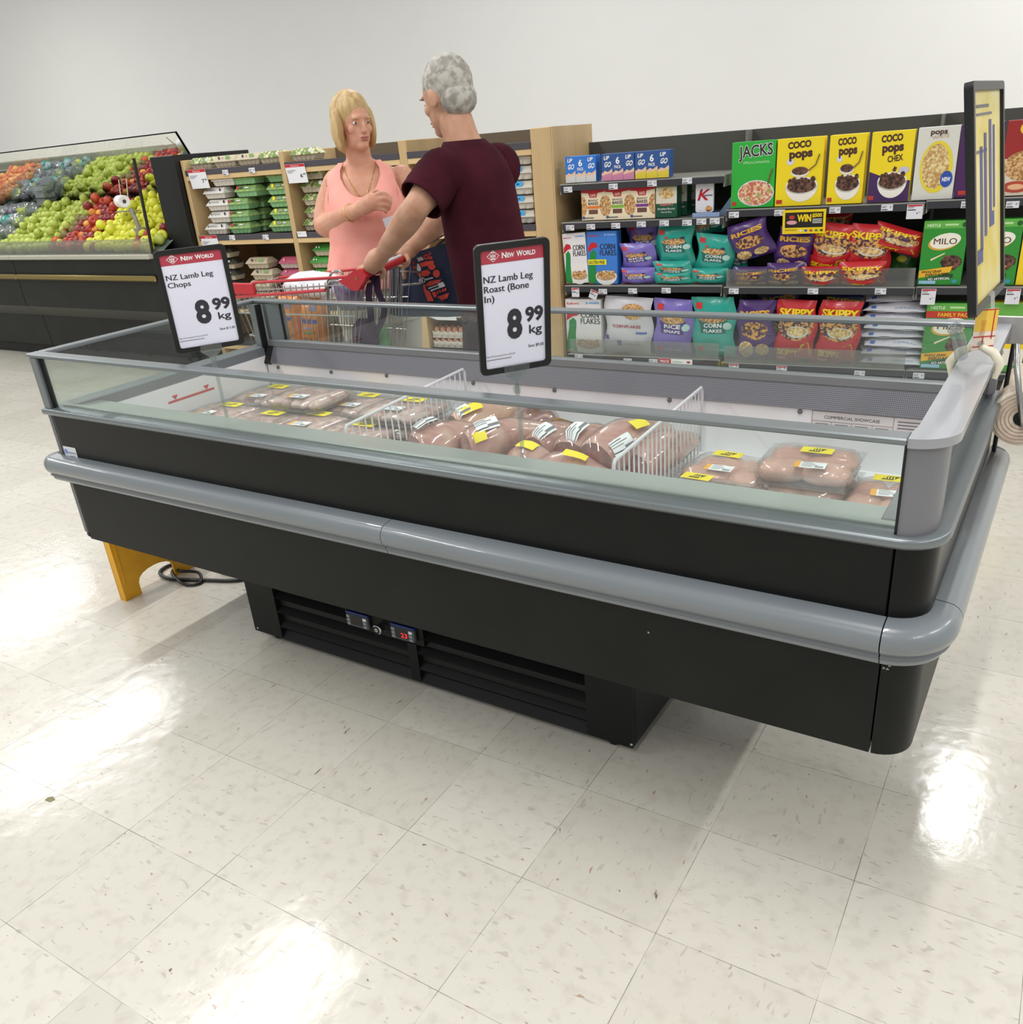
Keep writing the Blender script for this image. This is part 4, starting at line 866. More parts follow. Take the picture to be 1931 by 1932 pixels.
# breakfast bakes
def art_bake(band):
    def f(b, M, w, h):
        b.poly([(.001, h * .88), (w * .3, h * .86), (w * .36, h * .72), (w * .64, h * .72), (w * .68, h * .86), (w - .001, h * .90), (w - .001, h - .001), (.001, h - .001)], c_('bf2432'), M, .0008)
        b.text('OATS', w * .5, h * .75, h * .12, c_('f0e4c8'), M, w=w * .22, al='C', bold=.02, z=.0012)
        for x in (.02, .98): b.disc(w * x, h * .45, w * .17, h * .32, FLAKE, M, .001, 16) if 0 else b.poly([(max(.001, min(w - .001, w * x + w * .22 * math.cos(a))), h * .45 + h * .32 * math.sin(a)) for a in [2 * PI * i / 18 for i in range(18)]], FLAKE, M, .001)
        b.text('BREAKFAST', w * .5, h * .60, h * .09, INK, M, w=w * .42, al='C', z=.0012); b.text('BAKES', w * .5, h * .49, h * .13, INK, M, w=w * .42, al='C', bold=.02, z=.0012)
        b.rect(w * .25, h * .37, w * .75, h * .46, c_(band), M, .0012); b.rect(w * .30, h * .2, w * .68, h * .34, c_('6b4a3e'), M, .0012); b.rect(w * .1, h * .06, w * .5, h * .1, GI, M, .0012); b.disc(w * .08, h * .09, w * .06, h * .05, c_('4a5a8a'), M, .0013, 10)
    return f
for i, (s, c, l) in enumerate(((-.94, 'e07a2a', 'orange'), (-.795, '7fb53a', 'green'), (-.652, '7a3a8a', 'purple'))):
    carton('biscuit_box', f'cream and red breakfast biscuit box with {"an" if i == 0 else "a"} {l} band', 'breakfast biscuit boxes', s, .966, .1445, .165, art_bake(c), c_('efe0c2'), cat='biscuit box')
def art_green(b, M, w, h):
    b.rect(.001, h * .42, w - .001, h - .001, c_('d8d2c2'), M, .0006); b.disc(w * .5, h * .72, w * .36, h * .16, CRISP, M, .001, 16); b.rect(.001, h * .9, w - .001, h - .001, c_('7a8a4a'), M, .0008)
    kelloggs(b, M, w * .2, h * .36, w * .6, c_('e07a84')); b.text('Breakfast Biscuits', w * .5, h * .24, h * .08, WHT, M, w=w * .8, al='C', z=.0012); b.text('Nuts & Oats', w * .5, h * .15, h * .06, WHT, M, w=w * .5, al='C', z=.0012)
for i in range(3): carton('biscuit_box', ('dark green and white biscuit box in front of its row', 'dark green biscuit box second in its row', 'dark green biscuit box at the back of its row')[i], 'dark green biscuit boxes', -.502 + .024 * i, .966, .118, .17, art_green, c_('16523a'), dep=.03 + .1 * i, depth=.08, cat='biscuit box')
b = MB(); M = FS(-.285, .04, .985); w, h = .095, .145
b.prism(rrect(0, 0, w, h, .012), -.018, 0, c_('dcdce4'), M); b.text('K', w * .42, h * .42, h * .52, c_('b5182e'), M, w=w * .62, al='C', bold=.02, shear=.3, z=.0012); b.rect(w * .5, h * .55, w * .95, h * .6, GI, M, .0012); b.disc(w * .75, h * .12, w * .2, h * .1, BERRY, M, .0012, 10); tag(b.build('cereal_pouch', origin=S3(-.285, .04, .985)), 'white pouch with a red letter hanging above a blue tray', 'pouch')
b = MB(); b.box((-.295, .02, .964), (-.15, .3, .972), c_('8fa6cc'), MS); b.add([(-.295, .02, .972), (-.15, .02, .972), (-.15, .30, .972), (-.15, .30, 1.06), (-.15, .02, .985)], [(1, 2, 3, 4)], c_('8fa6cc'), MS); b.box((-.295, .018, .964), (-.15, .022, .985), c_('8fa6cc'), MS); tag(b.build('display_tray', origin=S3(-.22, .1, .964)), 'pale blue cardboard display tray beneath the white pouch', 'tray')
# big boxes of the upper right shelf
def art_jacks(b, M, w, h):
    b.text('JACKS', w * .55, h * .78, h * .24, WHT, M, w=w * .8, al='C', bold=.05, rot=.06, z=.001); b.text('JACKS', w * .55, h * .78, h * .24, INK, M, w=w * .78, al='C', bold=.02, rot=.06, z=.0014); b.text('APPLE & CINNAMON', w * .56, h * .67, h * .05, c_('c9f0c0'), M, w=w * .6, al='C', z=.0012)
    b.disc(w * .58, h * .22, w * .42, h * .2, c_('dfe4ee'), M, .001, 20) ; b.disc(w * .58, h * .22, w * .40, h * .185, RINGS, M, .0014, 20)
    for i in range(9): b.disc(w * (.25 + .08 * i), h * (.20 + .11 * math.sin(i * 1.9)), w * .05, h * .035, c_(('d98a62', 'e8b48a', '9fb05a')[i % 3]), M, .0018 + .0001 * i, 10); b.disc(w * (.25 + .08 * i), h * (.20 + .11 * math.sin(i * 1.9)), w * .018, h * .012, RINGS, M, .003, 8)
    b.tube([M @ V((w * .85, h * .35, .004)), M @ V((w * .9, h * .5, .004)), M @ V((w * .95, h * .58, .004))], .003, c_('8a4a2a'), 6); b.rect(w * .03, h * .04, w * .13, h * .1, c_('c0392f'), M, .0012)
def art_coco(title2=None, low=None):
    def f(b, M, w, h):
        if low: b.poly([(.001, .001), (w - .001, .001), (w - .001, h * .30), (w * .5, h * .33), (.001, h * .45)], c_(low), M, .0006)
        b.text('COCO', w * .48, h * .86, h * .13, c_('4a2a22'), M, w=w * .5, al='C', bold=.05, rot=.05, z=.0012); b.text('pops', w * .52, h * .72, h * .17, c_('4a2a22'), M, w=w * .5, al='C', bold=.05, rot=.05, z=.0012)
        if title2: b.text(title2, w * .6, h * .58, h * .12, c_('4a2a22'), M, w=w * .36, al='C', bold=.03, rot=.1, z=.0012); b.poly([(w * .55, h * .45), (w * .62, h * .43), (w * .66, h * .49), (w * .59, h * .51)], c_('5a3626'), M, .0012)
        bowl(b, M, w * .57, h * .30, w * .35, h * .24, CHOCO, c_('f0ebe2'), .0014)
        if not title2: b.disc(w * .52, h * .50, w * .2, h * .07, c_('e8e2d4'), M, .0022, 16); b.disc(w * .52, h * .52, w * .18, h * .06, CHOCO, M, .0026, 16); b.tube([M @ V((w * .7, h * .52, .004)), M @ V((w * .85, h * .6, .004)), M @ V((w * .92, h * .75, .004))], .0028, c_('7a5a3a'), 6)
        b.disc(w * .3, h * .66, w * .08, h * .05, c_('d9d6e2'), M, .0011, 9) if not title2 else b.disc(w * .82, h * .45, w * .13, h * .05, c_('c6c3d6'), M, .0011, 11)
        b.rect(w * .03, h * .04, w * .16, h * .1, c_('c0392f'), M, .0012)
    return f
def art_new(b, M, w, h):
    b.disc(w * .52, h * .45, w * .40, h * .36, c_('e6d23a'), M, .0008, 22); b.disc(w * .5, h * .46, w * .33, h * .31, CRISP, M, .0012, 22); b.disc(w * .80, h * .28, w * .15, h * .115, c_('2b4fa8'), M, .0016, 20); b.text('NEW', w * .80, h * .25, h * .08, WHT, M, w=w * .2, al='C', bold=.03, z=.002); b.text('WHITE', w * .55, h * .84, h * .07, c_('b8a070'), M, w=w * .4, al='C', rot=.1, z=.0012); b.text('pops', w * .5, h * .9, h * .1, c_('4a2a22'), M, w=w * .4, al='C', bold=.03, z=.0012)
carton('cereal_box', 'green box with white lettering and a bowl of rings on the upper shelf', 'upper shelf boxes', -.095, 1.0, .218, .31, art_jacks, c_('2fae3c'))
carton('cereal_box', 'widest yellow chocolate cereal box, second on the upper shelf', 'upper shelf boxes', .130, 1.0, .222, .31, art_coco(), c_('f3d81e'), depth=.075)
carton('cereal_box', 'yellow chocolate cereal box, third on the upper shelf', 'upper shelf boxes', .378, 1.0, .166, .31, art_coco(), c_('f3d81e'), depth=.09)
carton('cereal_box', 'yellow chocolate cereal box with a purple foot', 'upper shelf boxes', .567, 1.0, .186, .31, art_coco('CHEX', '44275a'), c_('f3d81e'))
carton('cereal_box', 'pale cereal box with a round blue badge', 'upper shelf boxes', .766, 1.004, .174, .31, art_new, c_('d9d7cf'))
def art_purple(b, M, w, h): b.disc(w * .6, h * .6, w * .3, h * .3, c_('7a3a8a'), M, .0008, 16); b.disc(w * .6, h * .5, w * .2, h * .1, FLAKE, M, .0012, 14); b.rect(w * .1, h * .04, w * .35, h * .1, c_('c0392f'), M, .0012)
carton('cereal_box', 'deep purple cereal box behind the poster frame', 'upper shelf boxes', .945, 1.006, .17, .31, art_purple, c_('4a1f5a'))
def art_redbox(b, M, w, h): b.rect(.001, .001, w - .001, h * .5, c_('d9cbb8'), M, .0006); b.disc(w * .5, h * .4, w * .45, h * .2, FLAKE, M, .001, 18); b.disc(w * .4, h * .12, w * .34, h * .08, c_('b5452f'), M, .0012, 14); b.disc(w * .4, h * .12, w * .2, h * .04, c_('e8b48a'), M, .0016, 12); b.text('O', w * .3, h * .82, h * .2, c_('f0c03a'), M, bold=.04, z=.001)
carton('cereal_box', 'dark red cereal box right of the poster on the upper shelf', 'upper shelf boxes', 1.125, 1.006, .17, .31, art_redbox, c_('9a2424'))
# malt cereal boxes
def art_milo(fam=False):
    def f(b, M, w, h):
        b.rect(.001, h * .88, w - .001, h - .001, c_('62b048'), M, .0006); b.text('NESTLE', w * .08, h * .91, h * .06, c_('d5f0c8'), M, w=w * .3, bold=.03, z=.001); b.rect(w * .48, h * .92, w * .78, h * .95, c_('b9e0a0'), M, .001)
        if fam: b.rect(.001, h * .78, w - .001, h * .88, c_('c0392f'), M, .001); b.text('FAMILY PACK', w * .6, h * .80, h * .08, c_('f2c22e'), M, w=w * .7, al='C', bold=.02, z=.0014)
        else: b.disc(w * .92, h * .93, w * .06, h * .04, c_('1f5a2a'), M, .001, 14)
        y0 = .69 if not fam else .66
        b.disc(w * .5, h * (y0 - .02), w * .36, h * .12, c_('d9a63a'), M, .001, 20, .2); b.disc(w * .53, h * y0, w * .35, h * .115, c_('f0ebdc'), M, .0014, 20, .2); b.strike('MILO', w * .53, h * (y0 - .05), h * .13, c_('4a2418'), M, w=w * .52, al='C', dx=.006, z=.002)
        b.disc(w * .72, h * .36, w * .24, h * .11, CHOCO, M, .0012, 16); 
        for i in range(8): b.disc(w * (.52 + .055 * i), h * (.36 + .1 * math.sin(i * 2.2)), w * .05, h * .03, CHOCO, M, .0016 + .0001 * i, 7)
        b.poly([(w * .25, h * .38), (w * .55, h * .49), (w * .56, h * .51), (w * .24, h * .41)], c_('e6dcb4'), M, .0014)
        b.poly([(.002, h * .11), (w * .72, h * .20), (w * .78, h * .30), (.002, h * .23)], c_('eab52e'), M, .002); b.text('WHOLE GRAIN', w * .06, h * .185, h * .055, c_('4a2418'), M, w=w * .46, bold=.03, rot=.06, shear=.2, z=.0024); b.text('ENERGY & FIBRE', w * .16, h * .14, h * .055, c_('4a2418'), M, w=w * .54, bold=.03, rot=.06, shear=.2, z=.0024)
        b.poly([(w * .2, h * .06), (w * .8, h * .12), (w * .8, h * .18), (w * .2, h * .11)], c_('1f4a24'), M, .0018); b.text('NO ARTIFICIAL', w * .24, h * .075, h * .05, WHT, M, w=w * .5, bold=.02, rot=.06, z=.0024); b.rect(.006, h * .02, w * .42, h * .07, c_('9fc8e6'), M, .002); b.disc(w * .85, h * .06, w * .07, h * .035, c_('3a9aa8'), M, .002, 12)
    return f
carton('cereal_box', 'green chocolate malt cereal box left of the poster on the middle shelf', 'green malt cereal boxes', .836, .614, .19, .295, art_milo(), c_('2f8f32'))
carton('cereal_box', 'green family pack malt cereal box on the lowest shelf', 'green malt cereal boxes', .893, .204, .215, .325, art_milo(True), c_('3a8a3c'))
carton('cereal_box', 'green malt cereal box right of the poster on the middle shelf', 'green malt cereal boxes', 1.06, .614, .19, .295, art_milo(), c_('2f8f32'))
def art_yellowbox(b, M, w, h): b.rect(.001, h * .80, w - .001, h - .001, c_('6ab04a'), M, .0008); b.text('BIX', w * .45, h * .60, h * .16, c_('2b3a8a'), M, w=w * .6, al='C', bold=.05, z=.0012); b.text('WHOLE', w * .3, h * .26, h * .06, INK, M, z=.0012); b.text('PARTY', w * .3, h * .18, h * .06, INK, M, z=.0012); b.rect(.001, h * .001, w - .001, h * .34, c_('e9e6d8'), M, .0007); b.rect(.001, .001, w - .001, h * .1, c_('5aa04a'), M, .001)
carton('cereal_box', 'yellow and green cereal box right of the poster on the lowest shelf', 'right end boxes', 1.12, .204, .22, .33, art_yellowbox, c_('f0cf22'))
carton('cereal_box', 'yellow cereal box at the far right of the middle shelf', 'right end boxes', 1.256, .614, .15, .28, art_new, c_('f0cf22'))
# ---- pillow bags
BAGM = lambda h: two_tone('foil_' + h, '#' + h, '#' + h, 5, .3, .7, .28, 3, .5, coat=.2)
def pillow_fn(w, h, t, seed):
    rn = random.Random(seed); ph = [rn.uniform(0, 6.28) for _ in range(6)]
    def hz(x, y):
        u, v = min(1, abs(2 * x / w - 1)), min(1, abs(2 * y / h - 1)); k = max(0, 1 - u ** 2.6) ** .6 * max(0, 1 - v ** 3.2) ** .7
        return t * k + .0035 * (math.sin(38 * x + 21 * y + ph[0]) + .8 * math.sin(-29 * x + 47 * y + ph[1]) + .6 * math.sin(80 * y + ph[2] + 14 * math.sin(9 * x))) * (.35 + .65 * k)
    return hz
def pillow(lbl, group, M, org, w, h, t, m, art, seed, cat='cereal bag', name='cereal_bag'):
    hz = pillow_fn(w, h, t, seed); b = MB(); nx, ny = 12, 16; rn = random.Random(seed + 99)
    wob = lambda y: .010 * math.sin(y * 30 + seed)
    P = lambda i, j, sgn: (w * i / nx + wob(h * j / ny) * (1 if i in (0, nx) else .3), h * j / ny, sgn * hz(w * i / nx, h * j / ny))
    b.grid([[P(i, j, 1) for i in range(nx + 1)] for j in range(ny + 1)], m); b.grid([[P(i, j, -.75) for i in range(nx, -1, -1)] for j in range(ny + 1)], m)
    n0 = len(b.v); art(b, None, w, h)
    for k in range(n0, len(b.v)):
        v = b.v[k]; v.z = hz(v.x, v.y) + .0015 + v.z
    b.v = [M @ v for v in b.v]
    return tag(b.build(name, origin=org), lbl, cat, group)
def grect(b, x0, y0, x1, y1, m, z=.0006, n=6):
    b.grid([[(x0 + (x1 - x0) * i / n, y0 + (y1 - y0) * j / n, z) for i in range(n + 1)] for j in range(n + 1)], m, None, True)
def gdisc(b, x, y, rx, ry, m, z=.0006):
    b.grid([[(x + rx * k / 4 * math.cos(2 * PI * i / 18), y + ry * k / 4 * math.sin(2 * PI * i / 18), z) for i in range(18)] for k in range(5)], m, None, True, True)
def art_home(t1, t2, dish):
    def f(b, M, w, h):
        grect(b, w * .08, h * .82, w * .24, h * .92, c_('d0342c')); gdisc(b, w * .5, h * .62, w * .34, h * .12, c_(dish)); grect(b, w * .2, h * .42, w * .8, h * .62, c_(dish), .0008); gdisc(b, w * .5, h * .66, w * .32, h * .07, FLAKE, .0012); gdisc(b, w * .74, h * .74, w * .06, h * .03, c_('3a3550'), .0012); gdisc(b, w * .3, h * .76, w * .05, h * .025, c_('c04a3a'), .0012)
        b.text(t1, w * .5, h * .52, h * .09, WHT, None, w=w * .42, al='C', bold=.03, z=.002); b.text(t2, w * .5, h * .44, h * .07, WHT, None, w=w * .44, al='C', bold=.02, z=.002); gdisc(b, w * .84, h * .54, w * .1, h * .06, c_('b5d8d0'), .001)
        grect(b, w * .14, h * .10, w * .27, h * .19, c_('d0342c'), .001); b.text(t1 + ' ' + t2, w * .32, h * .12, h * .05, c_('cfe4de'), None, w=w * .46, z=.0016)
    return f
TEAL = BAGM('2fa596'); LILA = BAGM('7e6fc0'); PURP = BAGM('4a2a6e'); REDB = BAGM('c2262e'); WBAG = two_tone('white_foil', '#cfcdd6', '#e3e2e8', 6, .3, .7, .3, 3, .5); NAVY = BAGM('232a6a')
def upright(lbl, group, s, z, w, h, t, m, art, seed, dep=.07, roll=0.0, lean=.08, **k): return pillow(lbl, group, FS(s, dep, z, -lean, 0, roll), S3(s, dep, z), w, h, t, m, art, seed, **k)
GT, GL, GW = 'teal corn flake bags', 'lilac rice snap bags', 'white cereal bags'
upright('upright teal bag of corn flakes on the lowest shelf', GT, -.292, .214, .235, .335, .03, TEAL, art_home('CORN', 'FLAKES', '1f6a66'), 1)
upright('lilac bag of rice snaps on the lowest shelf', GL, -.53, .214, .225, .33, .035, LILA, art_home('RICE', 'SNAPS', '4a3a8a'), 2, roll=-.06)
def art_whitebag(b, M, w, h): gdisc(b, w * .62, h * .78, w * .24, h * .13, FLAKE, .001); b.text('CORNFLAKES', w * .5, h * .50, h * .07, c_('b0394a'), None, w=w * .6, al='C', bold=.02, z=.0016); grect(b, w * .3, h * .18, w * .4, h * .27, c_('5a58a8'), .001); b.text('CEREAL', w * .45, h * .2, h * .05, c_('c07a8a'), None, w=w * .36, z=.0016); grect(b, w * .7, h * .4, w * .92, h * .44, c_('5a7ab8'), .001); grect(b, w * .02, h * .26, w * .1, h * .34, c_('5a58a8'), .001)
upright('white bag of corn flakes beside the lowest white box', GW, -.835, .214, .29, .34, .04, WBAG, art_whitebag, 3, roll=-.05)
# upper middle shelf: stacked lilac and teal bags
upright('creased lilac bag standing at the back of the middle shelf', GL, -.71, .70, .195, .24, .03, LILA, art_home('RICE', 'SNAPS', '4a3a8a'), 4, dep=.16)
upright('lilac bag in the middle of its heap with its top folded over', GL, -.72, .68, .20, .165, .035, LILA, art_home('RICE', 'SNAPS', '4a3a8a'), 5, dep=.09, lean=.3)
upright('lilac bag at the bottom of its heap on the middle shelf', GL, -.72, .616, .20, .095, .035, LILA, art_home('RICE', 'SNAPS', '4a3a8a'), 6, dep=.06, lean=.25)
upright('teal bag standing in front on the middle shelf with a printed bowl', GT, -.51, .69, .205, .235, .032, TEAL, art_home('CORN', 'FLAKES', '1f6a66'), 7, dep=.10, lean=.15)
upright('teal bag second from the bottom of its heap', GT, -.515, .655, .215, .09, .035, TEAL, art_home('CORN', 'FLAKES', '1f6a66'), 8, dep=.06, lean=.3)
upright('teal bag at the bottom of its heap', GT, -.515, .616, .215, .07, .03, TEAL, art_home('CORN', 'FLAKES', '1f6a66'), 9, dep=.05, lean=.2)
upright('teal bag drooping over at the right of the middle shelf', GT, -.30, .65, .20, .24, .035, TEAL, art_home('CORN', 'FLAKES', '1f6a66'), 10, dep=.10, roll=-.12, lean=.2)
upright('teal bag lying low at the right of the middle shelf', GT, -.31, .616, .20, .085, .03, TEAL, art_home('CORN', 'FLAKES', '1f6a66'), 11, dep=.06, lean=.2)
upright('teal bag lying across the top of the teal heap', GT, -.40, .85, .25, .10, .03, TEAL, art_home('CORN', 'FLAKES', '1f6a66'), 12, dep=.17, roll=.12, lean=.5)
upright('teal bag at the far right end of the middle shelf', GT, -.17, .63, .13, .22, .03, TEAL, art_home('CORN', 'FLAKES', '1f6a66'), 13, dep=.16, roll=-.2)
# puffed cereal bags
def art_skippy(b, M, w, h):
    gdisc(b, w * .5, h * .60, w * .46, h * .22, BERRY, .0008); gdisc(b, w * .55, h * .52, w * .30, h * .09, c_('d8d6d0'), .0012); gdisc(b, w * .55, h * .53, w * .26, h * .07, CRISP, .0016)
    b.strike('SKIPPY', w * .5, h * .76, h * .17, c_('f0d21e'), None, w=w * .86, al='C', dx=.03, bold=.02, z=.002); grect(b, w * .02, h * .02, w * .98, h * .34, REDB, .0018); b.strike('SKIPPY', w * .34, h * .13, h * .14, c_('f0d21e'), None, w=w * .54, al='C', dx=.03, bold=.02, z=.003)
    b.poly([(w * .60, h * .12), (w * .95, h * .16), (w * .86, h * .36), (w * .68, h * .32)], c_('c2bd3a'), None, .003); grect(b, w * .7, h * .03, w * .92, h * .08, NAVY, .0026); grect(b, w * .06, h * .05, w * .3, h * .09, c_('e0a0a0'), .0026)
def art_ricies(b, M, w, h):
    b.text('RICIES', w * .5, h * .74, h * .14, c_('d9a63a'), None, w=w * .8, al='C', bold=.05, rot=.06, z=.002); gdisc(b, w * .5, h * .52, w * .36, h * .15, BERRY, .0008); gdisc(b, w * .28, h * .2, w * .2, h * .14, CRISP, .001); gdisc(b, w * .72, h * .2, w * .18, h * .11, CRISP, .001); grect(b, w * .38, h * .06, w * .6, h * .1, c_('4a6ab8'), .0014)
GS, GR = 'red and yellow cereal bags', 'purple cereal bags'
upright('red cereal bag left of the other on the lowest shelf', GS, .165, .205, .20, .335, .035, REDB, art_skippy, 21, roll=-.03); upright('red cereal bag beside the stack of white bags on the lowest shelf', GS, .375, .205, .205, .335, .035, REDB, art_skippy, 22, roll=-.05)
upright('purple cereal bag at the left of the lowest shelf', GR, -.045, .205, .20, .33, .035, PURP, art_ricies, 23); 
upright('purple and navy bag peeking from behind the lowest red bags', GR, .06, .30, .22, .27, .03, NAVY, art_ricies, 24, dep=.2, roll=.1); upright('navy bag behind the right red bag on the lowest shelf', GR, .36, .30, .22, .27, .03, NAVY, art_skippy, 25, dep=.2, roll=-.1)
upright('tilted purple bag with a pale patch at the left of the middle shelf', GR, -.06, .72, .21, .20, .045, PURP, art_ricies, 26, dep=.08, roll=.28, lean=.25); upright('purple bag leaning back beside the tilted one', GR, .125, .685, .19, .225, .04, PURP, art_ricies, 27, dep=.10, roll=-.12, lean=.2)
upright('purple bag flat behind the clear guard at the left', GR, -.07, .612, .20, .10, .04, PURP, art_ricies, 28, dep=.06, lean=.3); upright('purple bag flat behind the clear guard, second from the left', GR, .10, .612, .19, .12, .04, PURP, art_ricies, 29, dep=.06, lean=.3)
upright('red bag leaning back at the left of the red heap', GS, .30, .68, .205, .25, .04, REDB, art_skippy, 30, dep=.10, roll=-.14, lean=.2); upright('red bag leaning back at the middle of the red heap', GS, .48, .665, .205, .25, .04, REDB, art_skippy, 31, dep=.10, roll=-.10, lean=.2)
upright('red bag tipped sideways on top of the red heap', GS, .60, .80, .22, .12, .045, REDB, art_skippy, 32, dep=.07, roll=-.30, lean=.15); upright('red bag lying at the bottom left of the red heap', GS, .285, .612, .20, .10, .04, REDB, art_skippy, 33, dep=.05, lean=.3); upright('red bag lying at the bottom right of the red heap', GS, .47, .612, .22, .125, .045, REDB, art_skippy, 34, dep=.05, lean=.3)
upright('red bag at the back under the upper shelf', GS, .25, .86, .24, .09, .03, REDB, art_skippy, 35, dep=.22, lean=.4); upright('dark green bag at the back right of the middle shelf', GS, .68, .63, .13, .16, .03, BAGM('2f5a2a'), lambda b, M, w, h: gdisc(b, w * .5, h * .6, w * .2, h * .1, c_('c2bd3a'), .001), 36, dep=.18)
# stack of white bags lying flat
for i in range(8):
    q = (.605, .60, .61, .60, .615, .60, .60, .60)[i]; z = .222 + .044 * i; M = FS(q, .04, z) @ RX(-PI / 2 + .12) @ RZ(.10 * (i % 2) - .05 + (.12 if i == 7 else 0))
    hz_art = lambda b, M, w, h: (grect(b, w * .12, h * .03, w * .2, h * .12, c_('3a6ab8'), .001), b.text('CEREAL', w * .5, h * .05, h * .06, c_('8fa0d0'), None, w=w * .4, z=.0016))
    pillow(('white bag lying flat, ' + (ORD + ('seventh', 'eighth'))[i] + (' of' if i in (0,) else ' from the bottom of') + ' the white stack') if i < 7 and i != 4 else ('white bag lying flat, fifth from the bottom of the white stack' if i == 4 else 'topmost white bag slipping off the white stack'), 'stack of white cereal bags', M, S3(q, .04, z), .29, .20, .027, WBAG, hz_art, 50 + i)
# ---- promotional card and tickets
b = MB(); s, z = OS(1478, 397, -.02); M = FS(s, -.02, z, -.1); b.box((0, -.115, -.0015), (.208, 0, 0), c_('f0d01e'), M); b.rect(.012, -.085, .196, -.012, c_('22201e'), M, .0006); b.text('WIN', .105, -.055, .045, c_('f0d01e'), M, w=.068, al='C', bold=.05, z=.0012); b.text('$500', .166, -.036, .024, c_('f0d01e'), M, w=.046, al='C', bold=.04, z=.0012)
for i in range(3): b.rect(.145, -.049 - .008 * i, .19, -.045 - .008 * i, c_('d8d6d0'), M, .0012)
b.disc(.045, -.06, .026, .010, c_('e0a0a8'), M, .0012, 12); b.disc(.045, -.035, .014, .010, c_('c0392f'), M, .0012, 9); b.text('TO BE WON EVERY DAY', .012, -.10, .010, INK, M, w=.06, z=.0006)
for i in range(5): b.disc(.09 + .025 * i, -.1, .008, .006, c_(('e8e4d0', '3a5ab8', 'c0392f', '4a8a3a', '5a3626')[i]), M, .0006, 8)
tag(b.build('promotion_card', origin=S3(s, -.02, z)), 'yellow and black prize draw card hanging from the upper shelf', 'promotion card')
for px, py, l in ((1064, 353, 'under the drink packs by the pine post'), (1149, 347, 'under the pink-based drink packs'), (1222, 341, 'under the yellow-based drink packs'), (1288, 336, 'at the right of the drink pack shelf'),
    (1068, 425, 'left end of the biscuit shelf'), (1107, 423, 'under the orange-banded biscuit box'), (1154, 421, 'under the green-banded biscuit box'), (1202, 418, 'under the purple-banded biscuit box'), (1245, 416, 'under the dark green biscuit box'), (1288, 415, 'left of the three under the pouch'), (1315, 413, 'middle of the three under the pouch'), (1340, 412, 'right of the three under the pouch'),
    (1130, 545, 'under the blue corn flakes box'), (1186, 544, 'under the lilac heap'), (1249, 543, 'under the teal heap'), (1376, 544, 'under the purple bags'), (1525, 544, 'under the left of the red heap'), (1652, 544, 'under the right of the red heap'),
    (1376, 400, 'under the green box on the upper shelf'), (1462, 396, 'under the widest yellow box'), (1566, 391, 'right of the prize card'), (1664, 386, 'under the yellow box with a purple foot'), (1815, 380, 'beside the poster frame on the upper shelf'), (1900, 380, 'right of the poster on the upper shelf'),
    (1177, 676, 'under the white bag on the lowest shelf'), (1225, 677, 'under the lilac bag on the lowest shelf'), (1613, 699, 'under the white bag stack'), (1724, 703, 'under the family pack'), (1085, 668, 'under the lowest white corn flakes box')):
    ticket('white price ticket ' + l, px, py, .052, .029)
ticket('hanging white price ticket under the leaning white box', 1079, 543, .048, .03, tall=.022, price='2', red=True); ticket('crooked white price ticket beside the hanging one', 1116, 545, .05, .03, tall=.02, tilt=-.4, price='4', red=True)
ticket('hanging white price ticket at the right of the upper shelf', 1713, 386, .07, .03, tall=.035, price='4', red=True); ticket('hanging white price ticket under the green malt box', 1740, 545, .065, .03, tall=.045, price='4', red=True); ticket('hanging white price ticket right of the poster under the malt box', 1900, 545, .06, .03, tall=.04, price='4', red=True)
ticket('red-topped price ticket under the left red bag on the lowest shelf', 1376, 686, .055, .03, red=True); ticket('red-topped price ticket under the right red bag on the lowest shelf', 1466, 690, .055, .03, red=True)
b = MB(); s, z = OS(1243, 676, -.01); M = FS(s, -.01, z); b.box((0, -.034, 0), (.2, 0, .0008), WHT, M); b.rect(.001, -.033, .075, -.001, RED, M, .001); b.text('PRICE', .012, -.022, .018, WHT, M, w=.05, bold=.02, z=.0014); b.text('Family Pack', .085, -.02, .012, INK, M, w=.055, z=.0014); b.disc(.178, -.016, .012, .007, RED, M, .0014, 12); tag(b.build('promotion_strip', origin=S3(s, -.01, z)), 'long red and white strip on the lowest shelf edge', 'promotion strip')
# ================================================================ PRODUCE DISPLAY (left, behind): black base, fruit bed, leaning mirror
X0, X1 = -7.4, -3.16
t = thing('produce_display', 'long black fruit display cabinet with a pale front lip and brass rail', 'produce display', (-5.2, 3.1, 0))
PBK = two_tone('produce_black', '#1b1c1a', '#21221f', 5, .3, .7, .5, 3, spec=.25); PGR = mat('produce_underside', '#3f403b', .45)
fp = [(2.75, .84), (2.75, .46), (2.86, .365), (2.875, .10), (2.92, .08), (2.92, 0)]
for a, c in ((X0, -5.02), (-5.014, X1)):
    b = MB(); P = lambda x, k: (x, fp[k][0], fp[k][1])
    for k in range(5): b.add([P(a, k), P(c, k), P(c, k + 1), P(a, k + 1)], [(0, 1, 2, 3)], PGR if k == 1 else PBK)
    b.build('front_panel', t)
b = MB(); b.box((X0, 2.93, 0), (X1, 3.6, .83), PBK); b.add([(X1, y, z) for y, z in fp] + [(X1, 3.6, 0), (X1, 3.6, .84)], [tuple(range(8))], PBK); b.build('cabinet', t)
LIPB = mat('pale_lip', '#b9b6a8', .3, .3); BRASS = mat('brass_rail', '#a8935a', .14, 1.0)
for a, c in ((X0, -5.0), (-4.995, X1)):
    b = MB(); b.box((a, 2.715, .84), (c, 2.80, .872), LIPB, bev=.004); b.build('front_lip', t)
    b = MB(); b.box((a, 2.72, .68), (c, 2.748, .724), BRASS, bev=.010); b.build('brass_rail', t)
